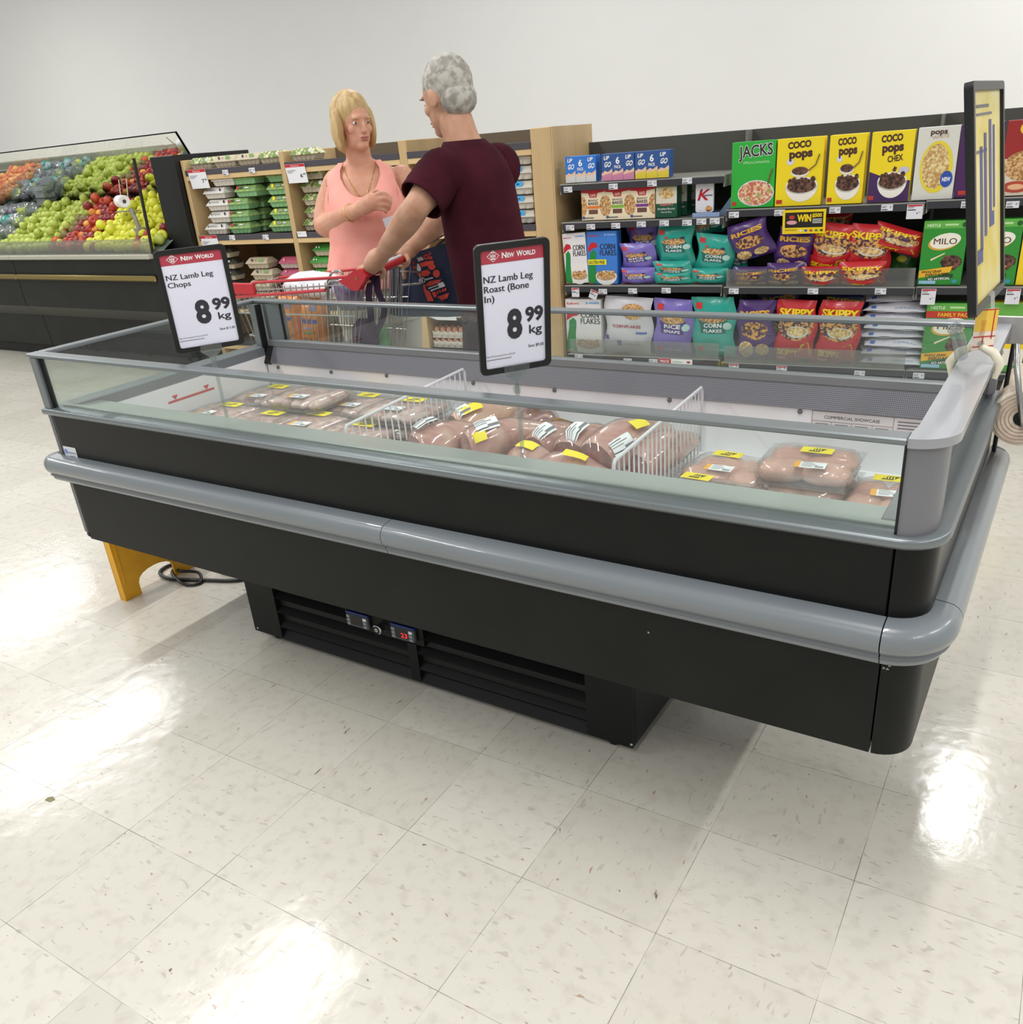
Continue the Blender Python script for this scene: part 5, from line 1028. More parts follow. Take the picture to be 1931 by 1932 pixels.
b = MB(); b.add([(X0, 2.78, .845), (X1, 2.78, .845), (X1, 3.42, 1.205), (X0, 3.42, 1.205), (X0, 3.42, .8), (X1, 3.42, .8)], [(0, 1, 2, 3), (3, 2, 5, 4)], mat('bed_liner', '#5d6a63', .6)); b.build('fruit_bed', t)
def mirror():
    m = bpy.data.materials.new('mirror'); m.use_nodes = True; p = m.node_tree.nodes['Principled BSDF']; p.inputs['Base Color'].default_value = (.82, .85, .83, 1); p.inputs['Metallic'].default_value = 1; p.inputs['Roughness'].default_value = .02; return m
b = MB(); th = math.radians(28); L_ = .47; my, mz = 3.40, 1.23
q = lambda u, d: (my - u * math.sin(th) + d * math.cos(th), mz + u * math.cos(th) + d * math.sin(th))
b.add([(X0, *q(0, 0)), (X1, *q(0, 0)), (X1, *q(L_, 0)), (X0, *q(L_, 0))], [(0, 1, 2, 3)], mirror()); b.add([(X0, *q(0, .02)), (X1, *q(0, .02)), (X1, *q(L_, .02)), (X0, *q(L_, .02))], [(3, 2, 1, 0)], PBK); b.build('leaning_mirror', t)
b = MB(); b.box((X0, 3.42, .8), (X1, 3.60, 1.24), PBK); b.build('back_riser', t)
b = MB(); b.tube([(-3.165, 2.76, .87), (-3.12, 2.76, 1.50)], .011, BLKM, 8); b.build('end_post', t)
GRD = clear('produce_guard', '#e6e8e2', .05, .05, .10, (.7, .68, .6))
for a, c in ((X0, -5.0), (-4.995, -3.17)):
    b = MB(); b.box((a, 2.775, .872), (c, 2.779, .975), GRD); b.build('clear_guard', t)
DIV = clear('bed_divider', '#dfe6e2', .06, .05, .06, (.7, .75, .7))
for x in (-5.30, -6.1):
    b = MB(); b.add([(x, 2.79, .87), (x, 3.38, 1.21), (x, 3.38, 1.36), (x, 2.79, .99)], [(0, 1, 2, 3)], DIV); b.build('bed_divider', t)
# fruit
AG = two_tone('green_apple', '#9bab3c', '#c0c963', 9, .3, .7, .3, 3, spec=.4); AY = two_tone('yellow_apple', '#c9cc34', '#e2e04e', 8, .3, .7, .3, 3, spec=.4); AR = two_tone('red_apple', '#a32a22', '#d0603a', 12, .42, .62, .3, 3, spec=.4); AD = two_tone('dark_red_apple', '#7d2227', '#9c3836', 12, .4, .6, .3, 3); AO = two_tone('orange_red_apple', '#d2622c', '#e6a63c', 10, .4, .6, .3, 3); AB = two_tone('russet_fruit', '#6f6232', '#8d7c45', 12, .4, .6, .5, 3); AP = two_tone('peach', '#c9634a', '#e6ad6a', 10, .38, .62, .5, 3)
STEM = mat('apple_stem', '#4a3a22', .7)
def apple(m, lbl, grp):
    r = .038; b = MB(); b.lathe([(.003, -.80 * r), (.35 * r, -.86 * r), (.72 * r, -.66 * r), (.95 * r, -.2 * r), (1.0 * r, .2 * r), (.88 * r, .62 * r), (.55 * r, .86 * r), (.25 * r, .80 * r), (.02 * r, .62 * r)], m, 14); o = b.build('apple'); tag(o, lbl, 'fruit', grp)
    b = MB(); b.tube([(0, 0, .62 * r), (.002, 0, .9 * r), (.006, .002, 1.05 * r)], .0014, STEM, 5); b.build('stem', o); return o
KA = {}
def fruit(kind, loc, rn):
    m, nm, lbl, grp = kind
    if nm not in KA: o = KA[nm] = apple(m, lbl, grp); o.name = nm
    else: o = dup(KA[nm])
    o.location = loc; k = rn.uniform(.92, 1.08); o.scale = (k, k, k); o.rotation_euler = (rn.uniform(-1.2, 1.2), rn.uniform(-1.2, 1.2), rn.uniform(0, 6))
K = dict(g=(AG, 'apple', 'green apple'), y=(AY, 'apple', 'yellow-green apple'), r=(AR, 'apple', 'red apple'), d=(AD, 'apple', 'dark red apple'), o=(AO, 'apple', 'orange-red apple'), b=(AB, 'pear', 'russet pear'), p=(AP, 'peach', 'peach'))
KA2 = {}
CNT = {}
def fruit2(key, loc, rn, top=False):
    m, nm, what = K[key]
    if key not in KA2: o = KA2[key] = apple(m, what, ''); o.name = nm
    else: o = dup(KA2[key])
    o.location = loc; k = rn.uniform(.92, 1.08); o.scale = (k, k, k * (1.12 if key == 'b' else 1)); o.rotation_euler = (rn.uniform(-1.2, 1.2), rn.uniform(-1.2, 1.2), rn.uniform(0, 6))
    x, y = loc[0], loc[1]
    side = 'beyond the bagged grapes' if key == 'p' else 'right of the bag roll stand' if x > -3.5 else 'right of the red apples' if x > -4.12 else 'between green and yellow apples' if x > -4.56 else 'left of the red apples' if x > -4.95 else 'beside the bed divider'
    band = 'heaped on top' if top else 'in the front row' if y < 2.86 else 'low in the bed' if y < 3.0 else 'halfway up the bed' if y < 3.2 else 'highest by the mirror'
    tag(o, f'{what} {band}, {side}', 'fruit', f'{what}{"es" if what == "peach" else "s"} {band}, {side}')
rn = random.Random(5); sl = (1.205 - .845) / (3.42 - 2.78); row = 0; y = 2.825
while y < 3.40:
    x = -6.75 + (.037 if row % 2 else 0)
    while x < -3.20:
        z = .845 + sl * (y - 2.78) + .040
        jx, jy = x + rn.uniform(-.008, .008), y + rn.uniform(-.008, .008)
        if x < -6.15: key = 'p'
        elif x < -5.32: key = None
        elif x < -4.56: key = 'g'
        elif x < -4.44: key = rn.choice('gbbr')
        elif x < -4.12 + (.12 * (y - 2.8) / .6): key = rn.choice('rrdrdo')
        elif x > -3.52 and y < 3.02: key = rn.choice('yrgyod')
        else: key = 'y' if rn.random() < .96 else 'd'
        if key: fruit2(key, (jx, jy, z + rn.uniform(-.004, .012)), rn)
        x += .0775
    row += 1; y += .064
# second layer heaps on top
for _ in range(46):
    x = rn.uniform(-5.2, -3.3); y = rn.uniform(2.9, 3.32); key = 'g' if x < -4.5 else rn.choice('rod') if x < -4.1 else 'y'
    if any((x - a) ** 2 + (y - c) ** 2 < .0058 for a, c in KA.get('pts', [])): continue
    KA.setdefault('pts', []).append((x, y)); fruit2(key, (x, y, .845 + sl * (y - 2.78) + .102), rn, True)
# bagged fruit left of the divider
GRB = two_tone('bagged_grapes', '#4a3d4a', '#8a8a92', 25, .4, .6, .35, 3, .4, coat=.3); TLB = two_tone('teal_bag_print', '#2f8f80', '#9aa8ad', 7, .45, .55, .3, 3, .5, coat=.4); BAGC = clear('crinkled_bag', '#dfe6e6', .14, .12, .12, (.85, .88, .9))
k = 0
for j in range(4):
    for i in range(5):
        x = -6.03 + .155 * i + (.05 if j % 2 else 0); y = 2.87 + .135 * j; z = .845 + sl * (y - 2.78) + .05
        if x > -5.36: continue
        b = MB(); blob(b, (x, y, z), (.066, .055, .045), GRB if (i + j) % 3 else AG, 60 + k, .25, 12, 8); g = MB(); blob(g, (x, y, z + .004), (.076, .064, .056), TLB if (i * 2 + j) % 4 == 0 else BAGC, 90 + k, .35, 14, 9)
        o = b.build('bag_of_fruit', origin=(x, y, z - .05)); tag(o, f'crinkled plastic bag of fruit in the {("front", "second", "third", "back")[j]} row of bags, {("first", "second", "third", "fourth", "fifth")[i]} from the left', 'bag of fruit', 'bagged fruit left of the green apples'); g.build('plastic_bag', o); k += 1
# clear punnets stacked at the back, and the white bag roll on its stand
PUN = clear('clear_punnet', '#e4e8ea', .12, .08, .14, (.8, .84, .86))
for i in range(3):
    b = MB(); z = 1.215 + .055 * i; b.box((-5.27, 3.25, z), (-5.13, 3.36, z + .05), PUN, None, .008); b.box((-5.278, 3.242, z + .046), (-5.122, 3.368, z + .051), PUN); tag(b.build('punnet', origin=(-5.2, 3.3, z)), ('lowest', 'middle', 'topmost')[i] + ' clear plastic punnet of the small stack by the divider', 'punnet', 'clear punnets by the divider')
t = thing('bag_roll_stand', 'white plastic bag roll on a grey post among the yellow apples', 'bag roll stand', (-3.62, 2.98, .98))
c = OY(240, 379, 3.0); r_ = .044
b = MB(); Mr = F((c.x + .05, c.y - .06, c.z), (.35, 1, 0), (0, 0, 1)); b.lathe([(.02, -.001), (.021, 0), (r_ - .002, 0), (r_ - .0003, -.0005), (r_, -.003), (r_, -.118), (r_ - .001, -.12), (.02, -.12)], mat('white_roll', '#eceaea', .5), 24, Mr); b.disc(0, 0, .014, .014, mat('roll_core', '#4a4644', .7), Mr, .0015); b.build('bag_roll', t)
b = MB(); GP = mat('grey_post', '#8d887c', .5); p0 = OY(247, 393, 2.98); p1 = OY(263, 432, 2.96); b.tube([p0, p1], .017, GP, 10); b.box((p1.x - .035, p1.y - .035, p1.z - .05), (p1.x + .035, p1.y + .035, p1.z + .01), GP, None, .005); b.build('post', t)
b = MB(); b.box((c.x - .14, c.y - .03, c.z - .075), (c.x + .11, c.y + .01, c.z - .068), GP); b.build('cutter_plate', t)
b = MB(); a1 = OY(224, 339, 3.0); a2 = OY(243, 337, 3.0); b.tube([(a1.x, 3.0, a1.z), (c.x - .07, 3.0, c.z)], .004, mat('pale_wire', '#c9c4b4', .4), 6); b.build('wire_arm', t)
b = MB(); b.tube([(a2.x, 2.98, a2.z), (c.x + .04, 2.98, c.z)], .004, MATS['pale_wire'], 6); b.build('wire_arm', t)
# ================================================================ TROLLEY
RP = mat('trolley_red', '#bf2430', .35, coat=.2); CHR = mat('trolley_chrome', '#b4b5b3', .25, .85)
tr = thing('shopping_trolley', 'chrome wire shopping trolley with red handle and red rails, loaded with groceries', 'shopping trolley', (-.2, 1.42, 0))
H0, H1 = V((.215, 1.225, .995)), V((.125, 1.60, 1.01))          # handle ends
NF, FF = V((-.53, 1.19, .932)), V((-.56, 1.50, .932))           # front rim corners
NR, FR = V((.17, 1.21, .975)), V((.10, 1.64, .975))
BNF, BFF, BNR, BFR = V((-.47, 1.22, .64)), V((-.49, 1.47, .64)), V((.06, 1.23, .56)), V((.02, 1.60, .56))
b = MB(); b.tube([H0 + V((.0, -.01, .002)), H0.lerp(H1, .3), H1], .0165, RP, 12); b.build('handle', tr)
b = MB(); m_ = H0.lerp(H1, .55); b.tube([H0.lerp(H1, .42) + V((.0, 0, .011)), H0.lerp(H1, .80) + V((0, 0, .011))], .010, mat('handle_plate', '#c9cbd0', .4), 8); b.build('handle_plate', tr)
b = MB(); Mh = F(H0 + V((-.03, -.012, -.005)), (-1, 0, -.15), (0, 0, 1)); b.prism([(-.05, -.004), (-.03, .024), (.0, .026), (.07, .004), (.10, -.002), (.04, -.045), (.01, -.05), (-.03, -.02)], -.014, .014, RP, Mh); b.disc(-.002, -.006, .006, .006, BRASS, F(H0 + V((-.03, -.0265, -.005)), (1, 0, .15), (0, 0, 1)), .001, 10); b.build('handle_bracket', tr)
b = MB(); b.tube([H0 + V((-.06, -.008, -.006)), NR + V((-.06, 0, .012)), V((-.364, 1.19, .965)), V((-.385, 1.19, .962))], .006, RP, 8); b.build('rail', tr)
b = MB(); b.tube([FR, FF], .006, RP, 8); b.build('rail', tr)
b = MB(); b.box((-.535, 1.182, .915), (-.375, 1.197, .962), RP, None, .004); b.build('corner_plate', tr)
b = MB(); b.box((-.515, 1.183, .900), (-.51, 1.20, .914), RP); b.tube([V((.02, 1.19, .940)), V((-.509, 1.19, .903))], .0065, RP, 8); b.build('bumper_strip', tr)
def wire_side(A0, A1, B0, B1, n, rails, nm):
    b = MB()
    for i in range(n + 1): b.tube([A0.lerp(A1, i / n), B0.lerp(B1, i / n)], .0022, CHR, 5, caps=False)
    for k in rails: b.tube([A0.lerp(B0, k), A1.lerp(B1, k)], .0032, CHR, 6)
    b.build(nm, tr)
wire_side(NR, NF, BNR, BNF, 22, (0.03, .33, .66, 1), 'basket_side'); wire_side(FR, FF, BFR, BFF, 22, (0, .33, .66, 1), 'basket_side')
wire_side(NF, FF, BNF, BFF, 10, (0, .33, .66, 1), 'basket_front'); wire_side(BNR, BNF, BFR, BFF, 20, (0, .5, 1), 'basket_floor')
wire_side(NR + V((-.005, .06, 0)), FR + V((-.005, -.06, 0)), BNR, BFR, 12, (0, .3, .6, 1), 'back_gate')
b = MB(); b.tube(spline([NR + V((-.04, .01, -.02)), NR + V((-.12, .0, .0)), NR + V((-.16, 0, -.04)), V((-.02, 1.22, .80))]), .006, CHR, 8); b.tube(spline([V((.05, 1.27, .99)), V((.03, 1.27, 1.0)), V((-.02, 1.27, .98)), V((-.06, 1.27, .86))]), .005, CHR, 8); b.build('child_seat', tr)
b = MB(); cb = V((.0, 1.45, .95))
for i in range(9): b.tube([V((.10 - .016 * 0, 1.30 + .035 * i, .985)), V((.06, 1.30 + .035 * i, .80))], .0024, CHR, 5, caps=False)
b.tube([V((.10, 1.29, .985)), V((.10, 1.60, .985))], .0045, CHR, 6); b.tube([V((.155, 1.50, .965)), V((.175, 1.60, .945)), V((.17, 1.60, .90)), V((.11, 1.55, .90))], .005, CHR, 6); b.build('seat_back', tr)
b = MB(); b.ball(.012, .012, .018, BLKM, T(-.0, 1.24, .955)); b.build('black_cap', tr)
for y0, y1, x0, x1 in ((1.24, 1.24, .10, -.42), (1.56, 1.50, .10, -.42)):
    b = MB(); b.tube([V((.06, y0, .56)), V((.12, y0, .30)), V((.10, y0, .17)), V((-.42, y1, .20)), V((-.46, y1, .17))], .011, CHR, 8); b.build('chassis_tube', tr)
b = MB(); 
for i in range(10): b.tube([V((.08, 1.26 + .03 * i, .24)), V((-.40, 1.26 + .025 * i, .26))], .0025, CHR, 5)
b.build('lower_rack', tr)
for x, y in ((.10, 1.24), (.10, 1.56), (-.44, 1.25), (-.44, 1.49)):
    b = MB(); b.lathe([(.02, -.014), (.055, -.012), (.06, -.006), (.06, .006), (.055, .012), (.02, .014)], mat('wheel_grey', '#4a4a4c', .5), 18, F((x, y, .06), (1, 0, 0), (0, 0, 1))); w_ = b.build('wheel', tr); b = MB(); b.box((x - .012, y - .02, .06), (x + .012, y - .016, .175), CHR); b.box((x - .012, y + .016, .06), (x + .012, y + .02, .175), CHR); b.build('fork', w_)
# load
ORP = two_tone('orange_wrap', '#d3741f', '#e08a30', 6, .3, .7, .35, 2, .3, coat=.3); HB = c_('2f479a')
def towel(lbl, x, z, seed):
    def art(b, M, w, h):
        b.text('Handee', w * .5, h * .60, h * .15, HB, None, w=w * .72, al='C', bold=.03, shear=.1, z=.0016); gdisc(b, w * .72, h * .86, w * .14, h * .06, c_('8a7a90'), .0012); grect(b, w * .25, h * .42, w * .75, h * .46, c_('7a8a3a'), .0012); b.text('2 ROLLS', w * .5, h * .3, h * .07, c_('5a3a2a'), None, w=w * .7, al='C', z=.0016); grect(b, w * .3, h * .5, w * .7, h * .53, c_('9a8ab0'), .0012)
    M = F((x, 1.30, z), (1, 0, 0), (.0, .06, 1)); return pillow(lbl, 'orange paper towel packs', M, (x, 1.30, z), .135, .235, .045, ORP, art, seed, 'paper towel pack', 'paper_towel_pack')
towel('left orange paper towel pack in the trolley', -.395, .655, 1); towel('right orange paper towel pack in the trolley', -.255, .645, 2)
WPB = two_tone('white_bread_bag', '#d5d4da', '#eeedf0', 12, .4, .6, .3, 3, .6, coat=.3)
b = MB(); blob(b, (-.19, 1.36, .925), (.17, .07, .052), WPB, 4, .22, 18, 10); tag(b.build('bread_bag', origin=(-.19, 1.36, .88)), 'white printed plastic bag lying on top of the orange packs', 'plastic bag')
GB_ = two_tone('green_fabric_bag', '#5c9a5c', '#70b06c', 6, .3, .7, .6, 3, .2)
pillow('pale green bag slumped at the handle end of the trolley', None, F((.035, 1.34, .62), (.98, .2, 0), (-.1, 0, 1)), (.035, 1.34, .62), .13, .15, .04, GB_, lambda b, M, w, h: gdisc(b, w * .8, h * .12, w * .06, h * .04, c_('c9a03a'), .001), 7, 'bag', 'green_bag')
b = MB(); b.box((-.085, 1.30, .60), (.015, 1.40, .66), mat('dark_tub', '#3a3f44', .5), None, .006); b.box((-.082, 1.298, .66), (.012, 1.402, .70), mat('grey_lid', '#8f9499', .5), None, .004); tag(b.build('tub', origin=(-.03, 1.35, .6)), 'dark tub with a grey lid beside the green bag in the trolley', 'tub')
b = MB(); blob(b, (-.44, 1.36, .69), (.04, .09, .035), LAMB, 8, .2); tag(b.build('meat_tray', origin=(-.44, 1.36, .65)), 'pink meat pack at the front of the trolley behind the chops sign', 'meat pack')
VP = two_tone('purple_print_bag', '#6e5a80', '#9a8ea8', 16, .4, .6, .5, 3, .3)
pillow('purple patterned pouch standing in the trolley child seat', None, F((-.03, 1.30, .84), (.97, .15, 0), (-.05, 0, 1)), (-.03, 1.30, .84), .12, .115, .03, VP, lambda b, M, w, h: None, 8, 'pouch', 'purple_pouch')
t = thing('purple_bag', 'dark purple bag hanging by its straps from the trolley handle', 'bag', (.12, 1.28, .66)); PU = two_tone('dark_purple_cloth', '#2c1430', '#3c1f42', 8, .3, .7, .8, 3)
b = MB(); blob(b, (.10, 1.30, .72), (.055, .05, .085), PU, 3, .2); b.build('body', t)
for q in (spline([H0 + V((-.005, .03, -.012)), V((.19, 1.245, .92)), V((.17, 1.26, .82)), V((.13, 1.28, .74))]), spline([H0 + V((.0, .05, -.012)), V((.225, 1.26, .93)), V((.235, 1.27, .85)), V((.15, 1.29, .74))])):
    b = MB(); rows = [[p + V((-.014, 0, 0)), p + V((.014, .004, 0))] for p in q]; b.grid(rows, PU, None, True); b.grid([[r[0] + V((0, .003, 0)), r[1] + V((0, .003, 0))] for r in rows], PU, None, True); b.build('strap', t)
# navy tote with printed kitchen pictures
NV = two_tone('navy_canvas', '#1c2540', '#24304e', 5, .3, .7, .75, 3, .15); CO = c_('d9483a', .6); WH2 = c_('d6d6dc', .6)
t = thing('tote_bag', 'navy shopping tote printed with red and white kitchen pictures, held behind the trolley handle', 'tote bag', (.15, 1.72, .74))
A0 = OY(733, 592, 1.65); A1 = OY(893, 594, 1.70); A2 = OY(876, 448, 1.70); A3 = OY(738, 490, 1.65)
ux = (A1 - A0).normalized(); uy = (A3 - A0); uy = (uy - ux * uy.dot(ux)).normalized(); Mt = F(A0, ux, uy); L2 = lambda p: (Mt.inverted() @ p)
c0, c1, c2, c3 = [L2(p) for p in (A0, A1, A2, A3)]
b = MB(); rows = []; n = 8
for j in range(n + 1):
    r = []
    for i in range(n + 1):
        u, v = i / n, j / n; p = c0.lerp(c1, u).lerp(c3.lerp(c2, u), v); p.z = .05 * (1 - abs(2 * u - 1) ** 3) * (1 - .6 * v) + .006 * math.sin(9 * u + 5 * v); r.append(p)
    rows.append(r)
b.grid(rows, NV, Mt); b.grid([[V((p.x, p.y, -p.z * .8)) for p in reversed(r)] for r in rows], NV, Mt)
b.build('body', t)
b = MB(); bz = .0645
def Q(px, py): p = L2(OP(px, py, A0 + (ux.cross(uy)) * bz, ux.cross(uy))); return p.x, p.y
def px_poly(pts, m, z=0): b.poly([Q(*p) for p in pts], m, Mt, bz + z)
cb5 = lambda l: [(640 + x * .1346, 420 + y * .1346) for x, y in l]
def ell(cx, cy, rx, ry, m, z=0.0, rot=0.0): px_poly(cb5([(cx + rx * math.cos(a) * math.cos(rot) - ry * math.sin(a) * math.sin(rot), cy + rx * math.cos(a) * math.sin(rot) + ry * math.sin(a) * math.cos(rot)) for a in [-2 * PI * i / 16 for i in range(16)]]), m, z)
for x, y, r in ((1220, 480, 38), (1270, 435, 22), (1285, 495, 24), (1060, 625, 24), (1050, 560, 18)): ell(x, y, r, r, CO); ell(x, y, r * .35, r * .35, NV, .0004)
for l, m in (([(1085, 490), (1160, 478), (1190, 520), (1110, 545)], WH2), ([(1130, 570), (1210, 545), (1320, 530), (1330, 575), (1220, 610), (1150, 625)], CO), ([(1095, 575), (1115, 575), (1150, 640), (1145, 680), (1110, 688), (1090, 655)], WH2),
    ([(1100, 710), (1150, 720), (1160, 680), (1240, 660), (1285, 700), (1250, 745), (1170, 755), (1110, 755)], CO), ([(1215, 870), (1270, 820), (1440, 795), (1400, 840), (1300, 885), (1225, 890)], CO), ([(1250, 915), (1380, 870), (1385, 885), (1255, 932)], WH2), ([(1380, 855), (1455, 830), (1480, 870), (1400, 900)], WH2), ([(1280, 945), (1480, 870), (1490, 890), (1290, 965)], WH2),
    ([(1175, 870), (1200, 865), (1215, 935), (1270, 965), (1330, 1100), (1245, 1100), (1190, 960)], CO), ([(1300, 980), (1350, 965), (1370, 1030), (1335, 1055)], CO), ([(1380, 1040), (1540, 985), (1520, 1060), (1440, 1090)], CO), ([(1210, 790), (1310, 762), (1320, 780), (1215, 810)], WH2)): px_poly(list(reversed(cb5(l))), m)
for x, y in ((1380, 980), (1415, 965), (1455, 950), (1490, 938)): ell(x, y, 14, 24, CO)
ell(1300, 620, 52, 42, CO); ell(1365, 715, 48, 55, CO); ell(1165, 810, 46, 40, WH2); ell(1165, 810, 36, 30, NV, .0004); ell(1165, 810, 12, 26, WH2, .0006)
pr = b.build('printed_picture', t); pr['label'] = 'strip of red and white kitchen pictures'
hnd = OY(765, 486, 1.60)
for q in (.30, .62):
    p0 = Mt @ (c3.lerp(c2, q) + V((0, -.01, .012))); b = MB(); pts = spline([p0, p0.lerp(V((.40, 1.66, 1.12)), .5) + V((0, 0, .01)), V((.42, 1.64, 1.13))]); rows = [[p + V((-.012, 0, 0)), p + V((.012, 0, .003))] for p in pts]; b.grid(rows, NV, None, True); b.build('strap', t)
# ================================================================ PEOPLE
def skin_mat(name, c1, c2, freckle=0): return two_tone(name, c1, c2, 14, .35, .65, .5, 5, .05, spec=.35)
SKW = skin_mat('skin_warm', '#c98f76', '#d6a188'); SKM = skin_mat('skin_tanned', '#b5846a', '#c89a80'); HAIRG = two_tone('grey_hair', '#8d877f', '#b9b4ab', 40, .4, .6, .6, 4, .3); HAIRB = two_tone('blonde_hair', '#a9895a', '#c9ac78', 40, .4, .6, .5, 4, .3, (1, 1, .2))
PINK = two_tone('pink_cotton', '#ee9c90', '#f6aea2', 7, .35, .65, .85, 4, .25); MAR = two_tone('maroon_cotton', '#38141d', '#451a25', 9, .35, .65, .95, 4, .3, spec=.1); SHO = two_tone('dark_shorts', '#2a1a20', '#342228', 7, .3, .7, .85, 3); WPT = mat('pale_trousers', '#b9b4ac', .8, var=.06, vs=9, bump=.2); SHOE = mat('dark_shoe', '#2b2623', .6)
def limb(b, pts, rad, m, n=12, sub=5):
    P = spline(pts, sub); R = []
    for i in range(len(rad) - 1):
        for k in range(sub): u = k / sub; u = u * u * (3 - 2 * u); R.append(rad[i] + (rad[i + 1] - rad[i]) * u)
    R.append(rad[-1]); b.tube(P, R, m, n)
    b.ball(rad[0], rad[0], rad[0], m, T(*pts[0]), 10, 6); b.ball(rad[-1], rad[-1], rad[-1], m, T(*pts[-1]), 10, 6)
def loft(b, secs, m, fwd, n=20):
    """horizontal elliptical sections (centre, half width, half depth[, squareness])"""
    f = V((fwd[0], fwd[1], 0)).normalized(); s = V((-f.y, f.x, 0)); rows = []
    for c, w, d in secs:
        rows.append([V(c) + s * (w * math.copysign(abs(math.cos(2 * PI * i / n)) ** .85, math.cos(2 * PI * i / n))) + f * (d * math.copysign(abs(math.sin(2 * PI * i / n)) ** .85, math.sin(2 * PI * i / n))) for i in range(n)])
    b.grid(rows, m, None, True, True, True); return b
def head(b, c, fwd, m, k=1.0):
    """skull, jaw, nose, brow, lips and ears facing fwd; c = centre of the head"""
    f = V(fwd).normalized(); s = V((-f.y, f.x, 0)).normalized(); u = s.cross(f) * -1; u = u if u.z > 0 else -u; c = V(c); M = MX(((s.x, f.x, u.x, c.x), (s.y, f.y, u.y, c.y), (s.z, f.z, u.z, c.z), (0, 0, 0, 1)))
    b.ball(.074 * k, .092 * k, .098 * k, m, M @ T(0, -.008 * k, .022 * k), 20, 14); b.ball(.056 * k, .066 * k, .068 * k, m, M @ T(0, .020 * k, -.045 * k), 16, 10); b.ball(.028 * k, .026 * k, .022 * k, m, M @ T(0, .062 * k, -.088 * k), 12, 8)
    b.ball(.011 * k, .017 * k, .026 * k, m, M @ T(0, .088 * k, -.014 * k), 10, 8); b.ball(.016 * k, .013 * k, .011 * k, m, M @ T(0, .092 * k, -.030 * k), 10, 8); b.ball(.045 * k, .014 * k, .011 * k, m, M @ T(0, .078 * k, .026 * k), 12, 8)
    b.ball(.024 * k, .010 * k, .0055 * k, m, M @ T(0, .082 * k, -.056 * k), 12, 6); b.ball(.021 * k, .011 * k, .0065 * k, m, M @ T(0, .080 * k, -.067 * k), 12, 6)
    for q in (-1, 1): b.ball(.010 * k, .020 * k, .031 * k, m, M @ T(q * .076 * k, -.010 * k, -.005 * k), 10, 8); b.ball(.020 * k, .018 * k, .02 * k, m, M @ T(q * .040 * k, .056 * k, -.022 * k), 10, 8)
    return M
def face_parts(t, M, k, hair, hair_fn):
    for q in (-1, 1):
        b = MB(); b.ball(.010 * k, .0105 * k, .0065 * k, mat('eye_white', '#d9d0c8', .3), M @ T(q * .031 * k, .0715 * k, .003 * k), 12, 8); b.ball(.0052 * k, .004 * k, .0052 * k, mat('iris', '#3c3a34', .2), M @ T(q * .031 * k, .0795 * k, .003 * k), 10, 6); b.build('eye', t)
        b = MB(); b.ball(.017 * k, .006 * k, .0035 * k, hair, M @ T(q * .032 * k, .084 * k, .022 * k), 10, 6); b.build('eyebrow', t)
    b = MB(); b.ball(.023 * k, .008 * k, .0045 * k, mat('lips', '#a8605a', .45), M @ T(0, .0865 * k, -.056 * k), 12, 6); b.ball(.019 * k, .008 * k, .005 * k, MATS['lips'], M @ T(0, .0855 * k, -.066 * k), 12, 6); b.build('lips', t)
    b = MB(); hair_fn(b, M, k); b.build('hair', t)
def fingers(b, specs, m):
    for pts, r0 in specs: limb(b, pts, [r0 * (1, .96, .9, .78)[min(i, 3)] for i in range(len(pts))], m, 8, 3)
def body_obj(b, name, parent, vox=.0055):
    o = b.build(name, parent); md = o.modifiers.new('r', 'REMESH'); md.mode = 'VOXEL'; md.voxel_size = vox; md.use_smooth_shade = True
    sm = o.modifiers.new('s', 'SMOOTH'); sm.factor = .5; sm.iterations = 3; return o
# ---- woman in pink
fw = V((.62, -.78, 0)); wc = V((-.25, 1.80, 0)); sw = V((-fw.y, fw.x, 0))      # sw points to her left (image right)
wp = lambda l, f, z: wc + sw * l + fw * f + V((0, 0, z))
t = thing('person', 'person in a pink sleeveless top with gold bracelet, forearm raised across the chest', 'person', (wc.x, wc.y, 0))
b = MB()
loft(b, [(wp(0, 0, .78), .175, .13), (wp(0, .0, .86), .185, .14), (wp(0, .0, .95), .165, .135), (wp(0, 0, 1.05), .150, .125), (wp(0, .0, 1.16), .155, .125), (wp(0, .0, 1.25), .160, .115), (wp(0, -.01, 1.32), .16, .085), (wp(0, -.012, 1.345), .145, .062), (wp(0, -.015, 1.365), .112, .048), (wp(0, -.015, 1.385), .060, .050)], SKW, fw, 24)
limb(b, [wp(0, -.015, 1.34), wp(0, -.005, 1.42), wp(0, .005, 1.47)], [.062, .054, .052], SKW, 14)
for q in (-1, 1): b.ball(.075, .07, .075, SKW, T(*wp(q * .07, .085, 1.19)), 14, 10)
hc = wp(.0, .02, 1.525); hf = (fw * .85 + sw * .5).normalized(); Mw = head(b, hc, hf, SKW, .95)
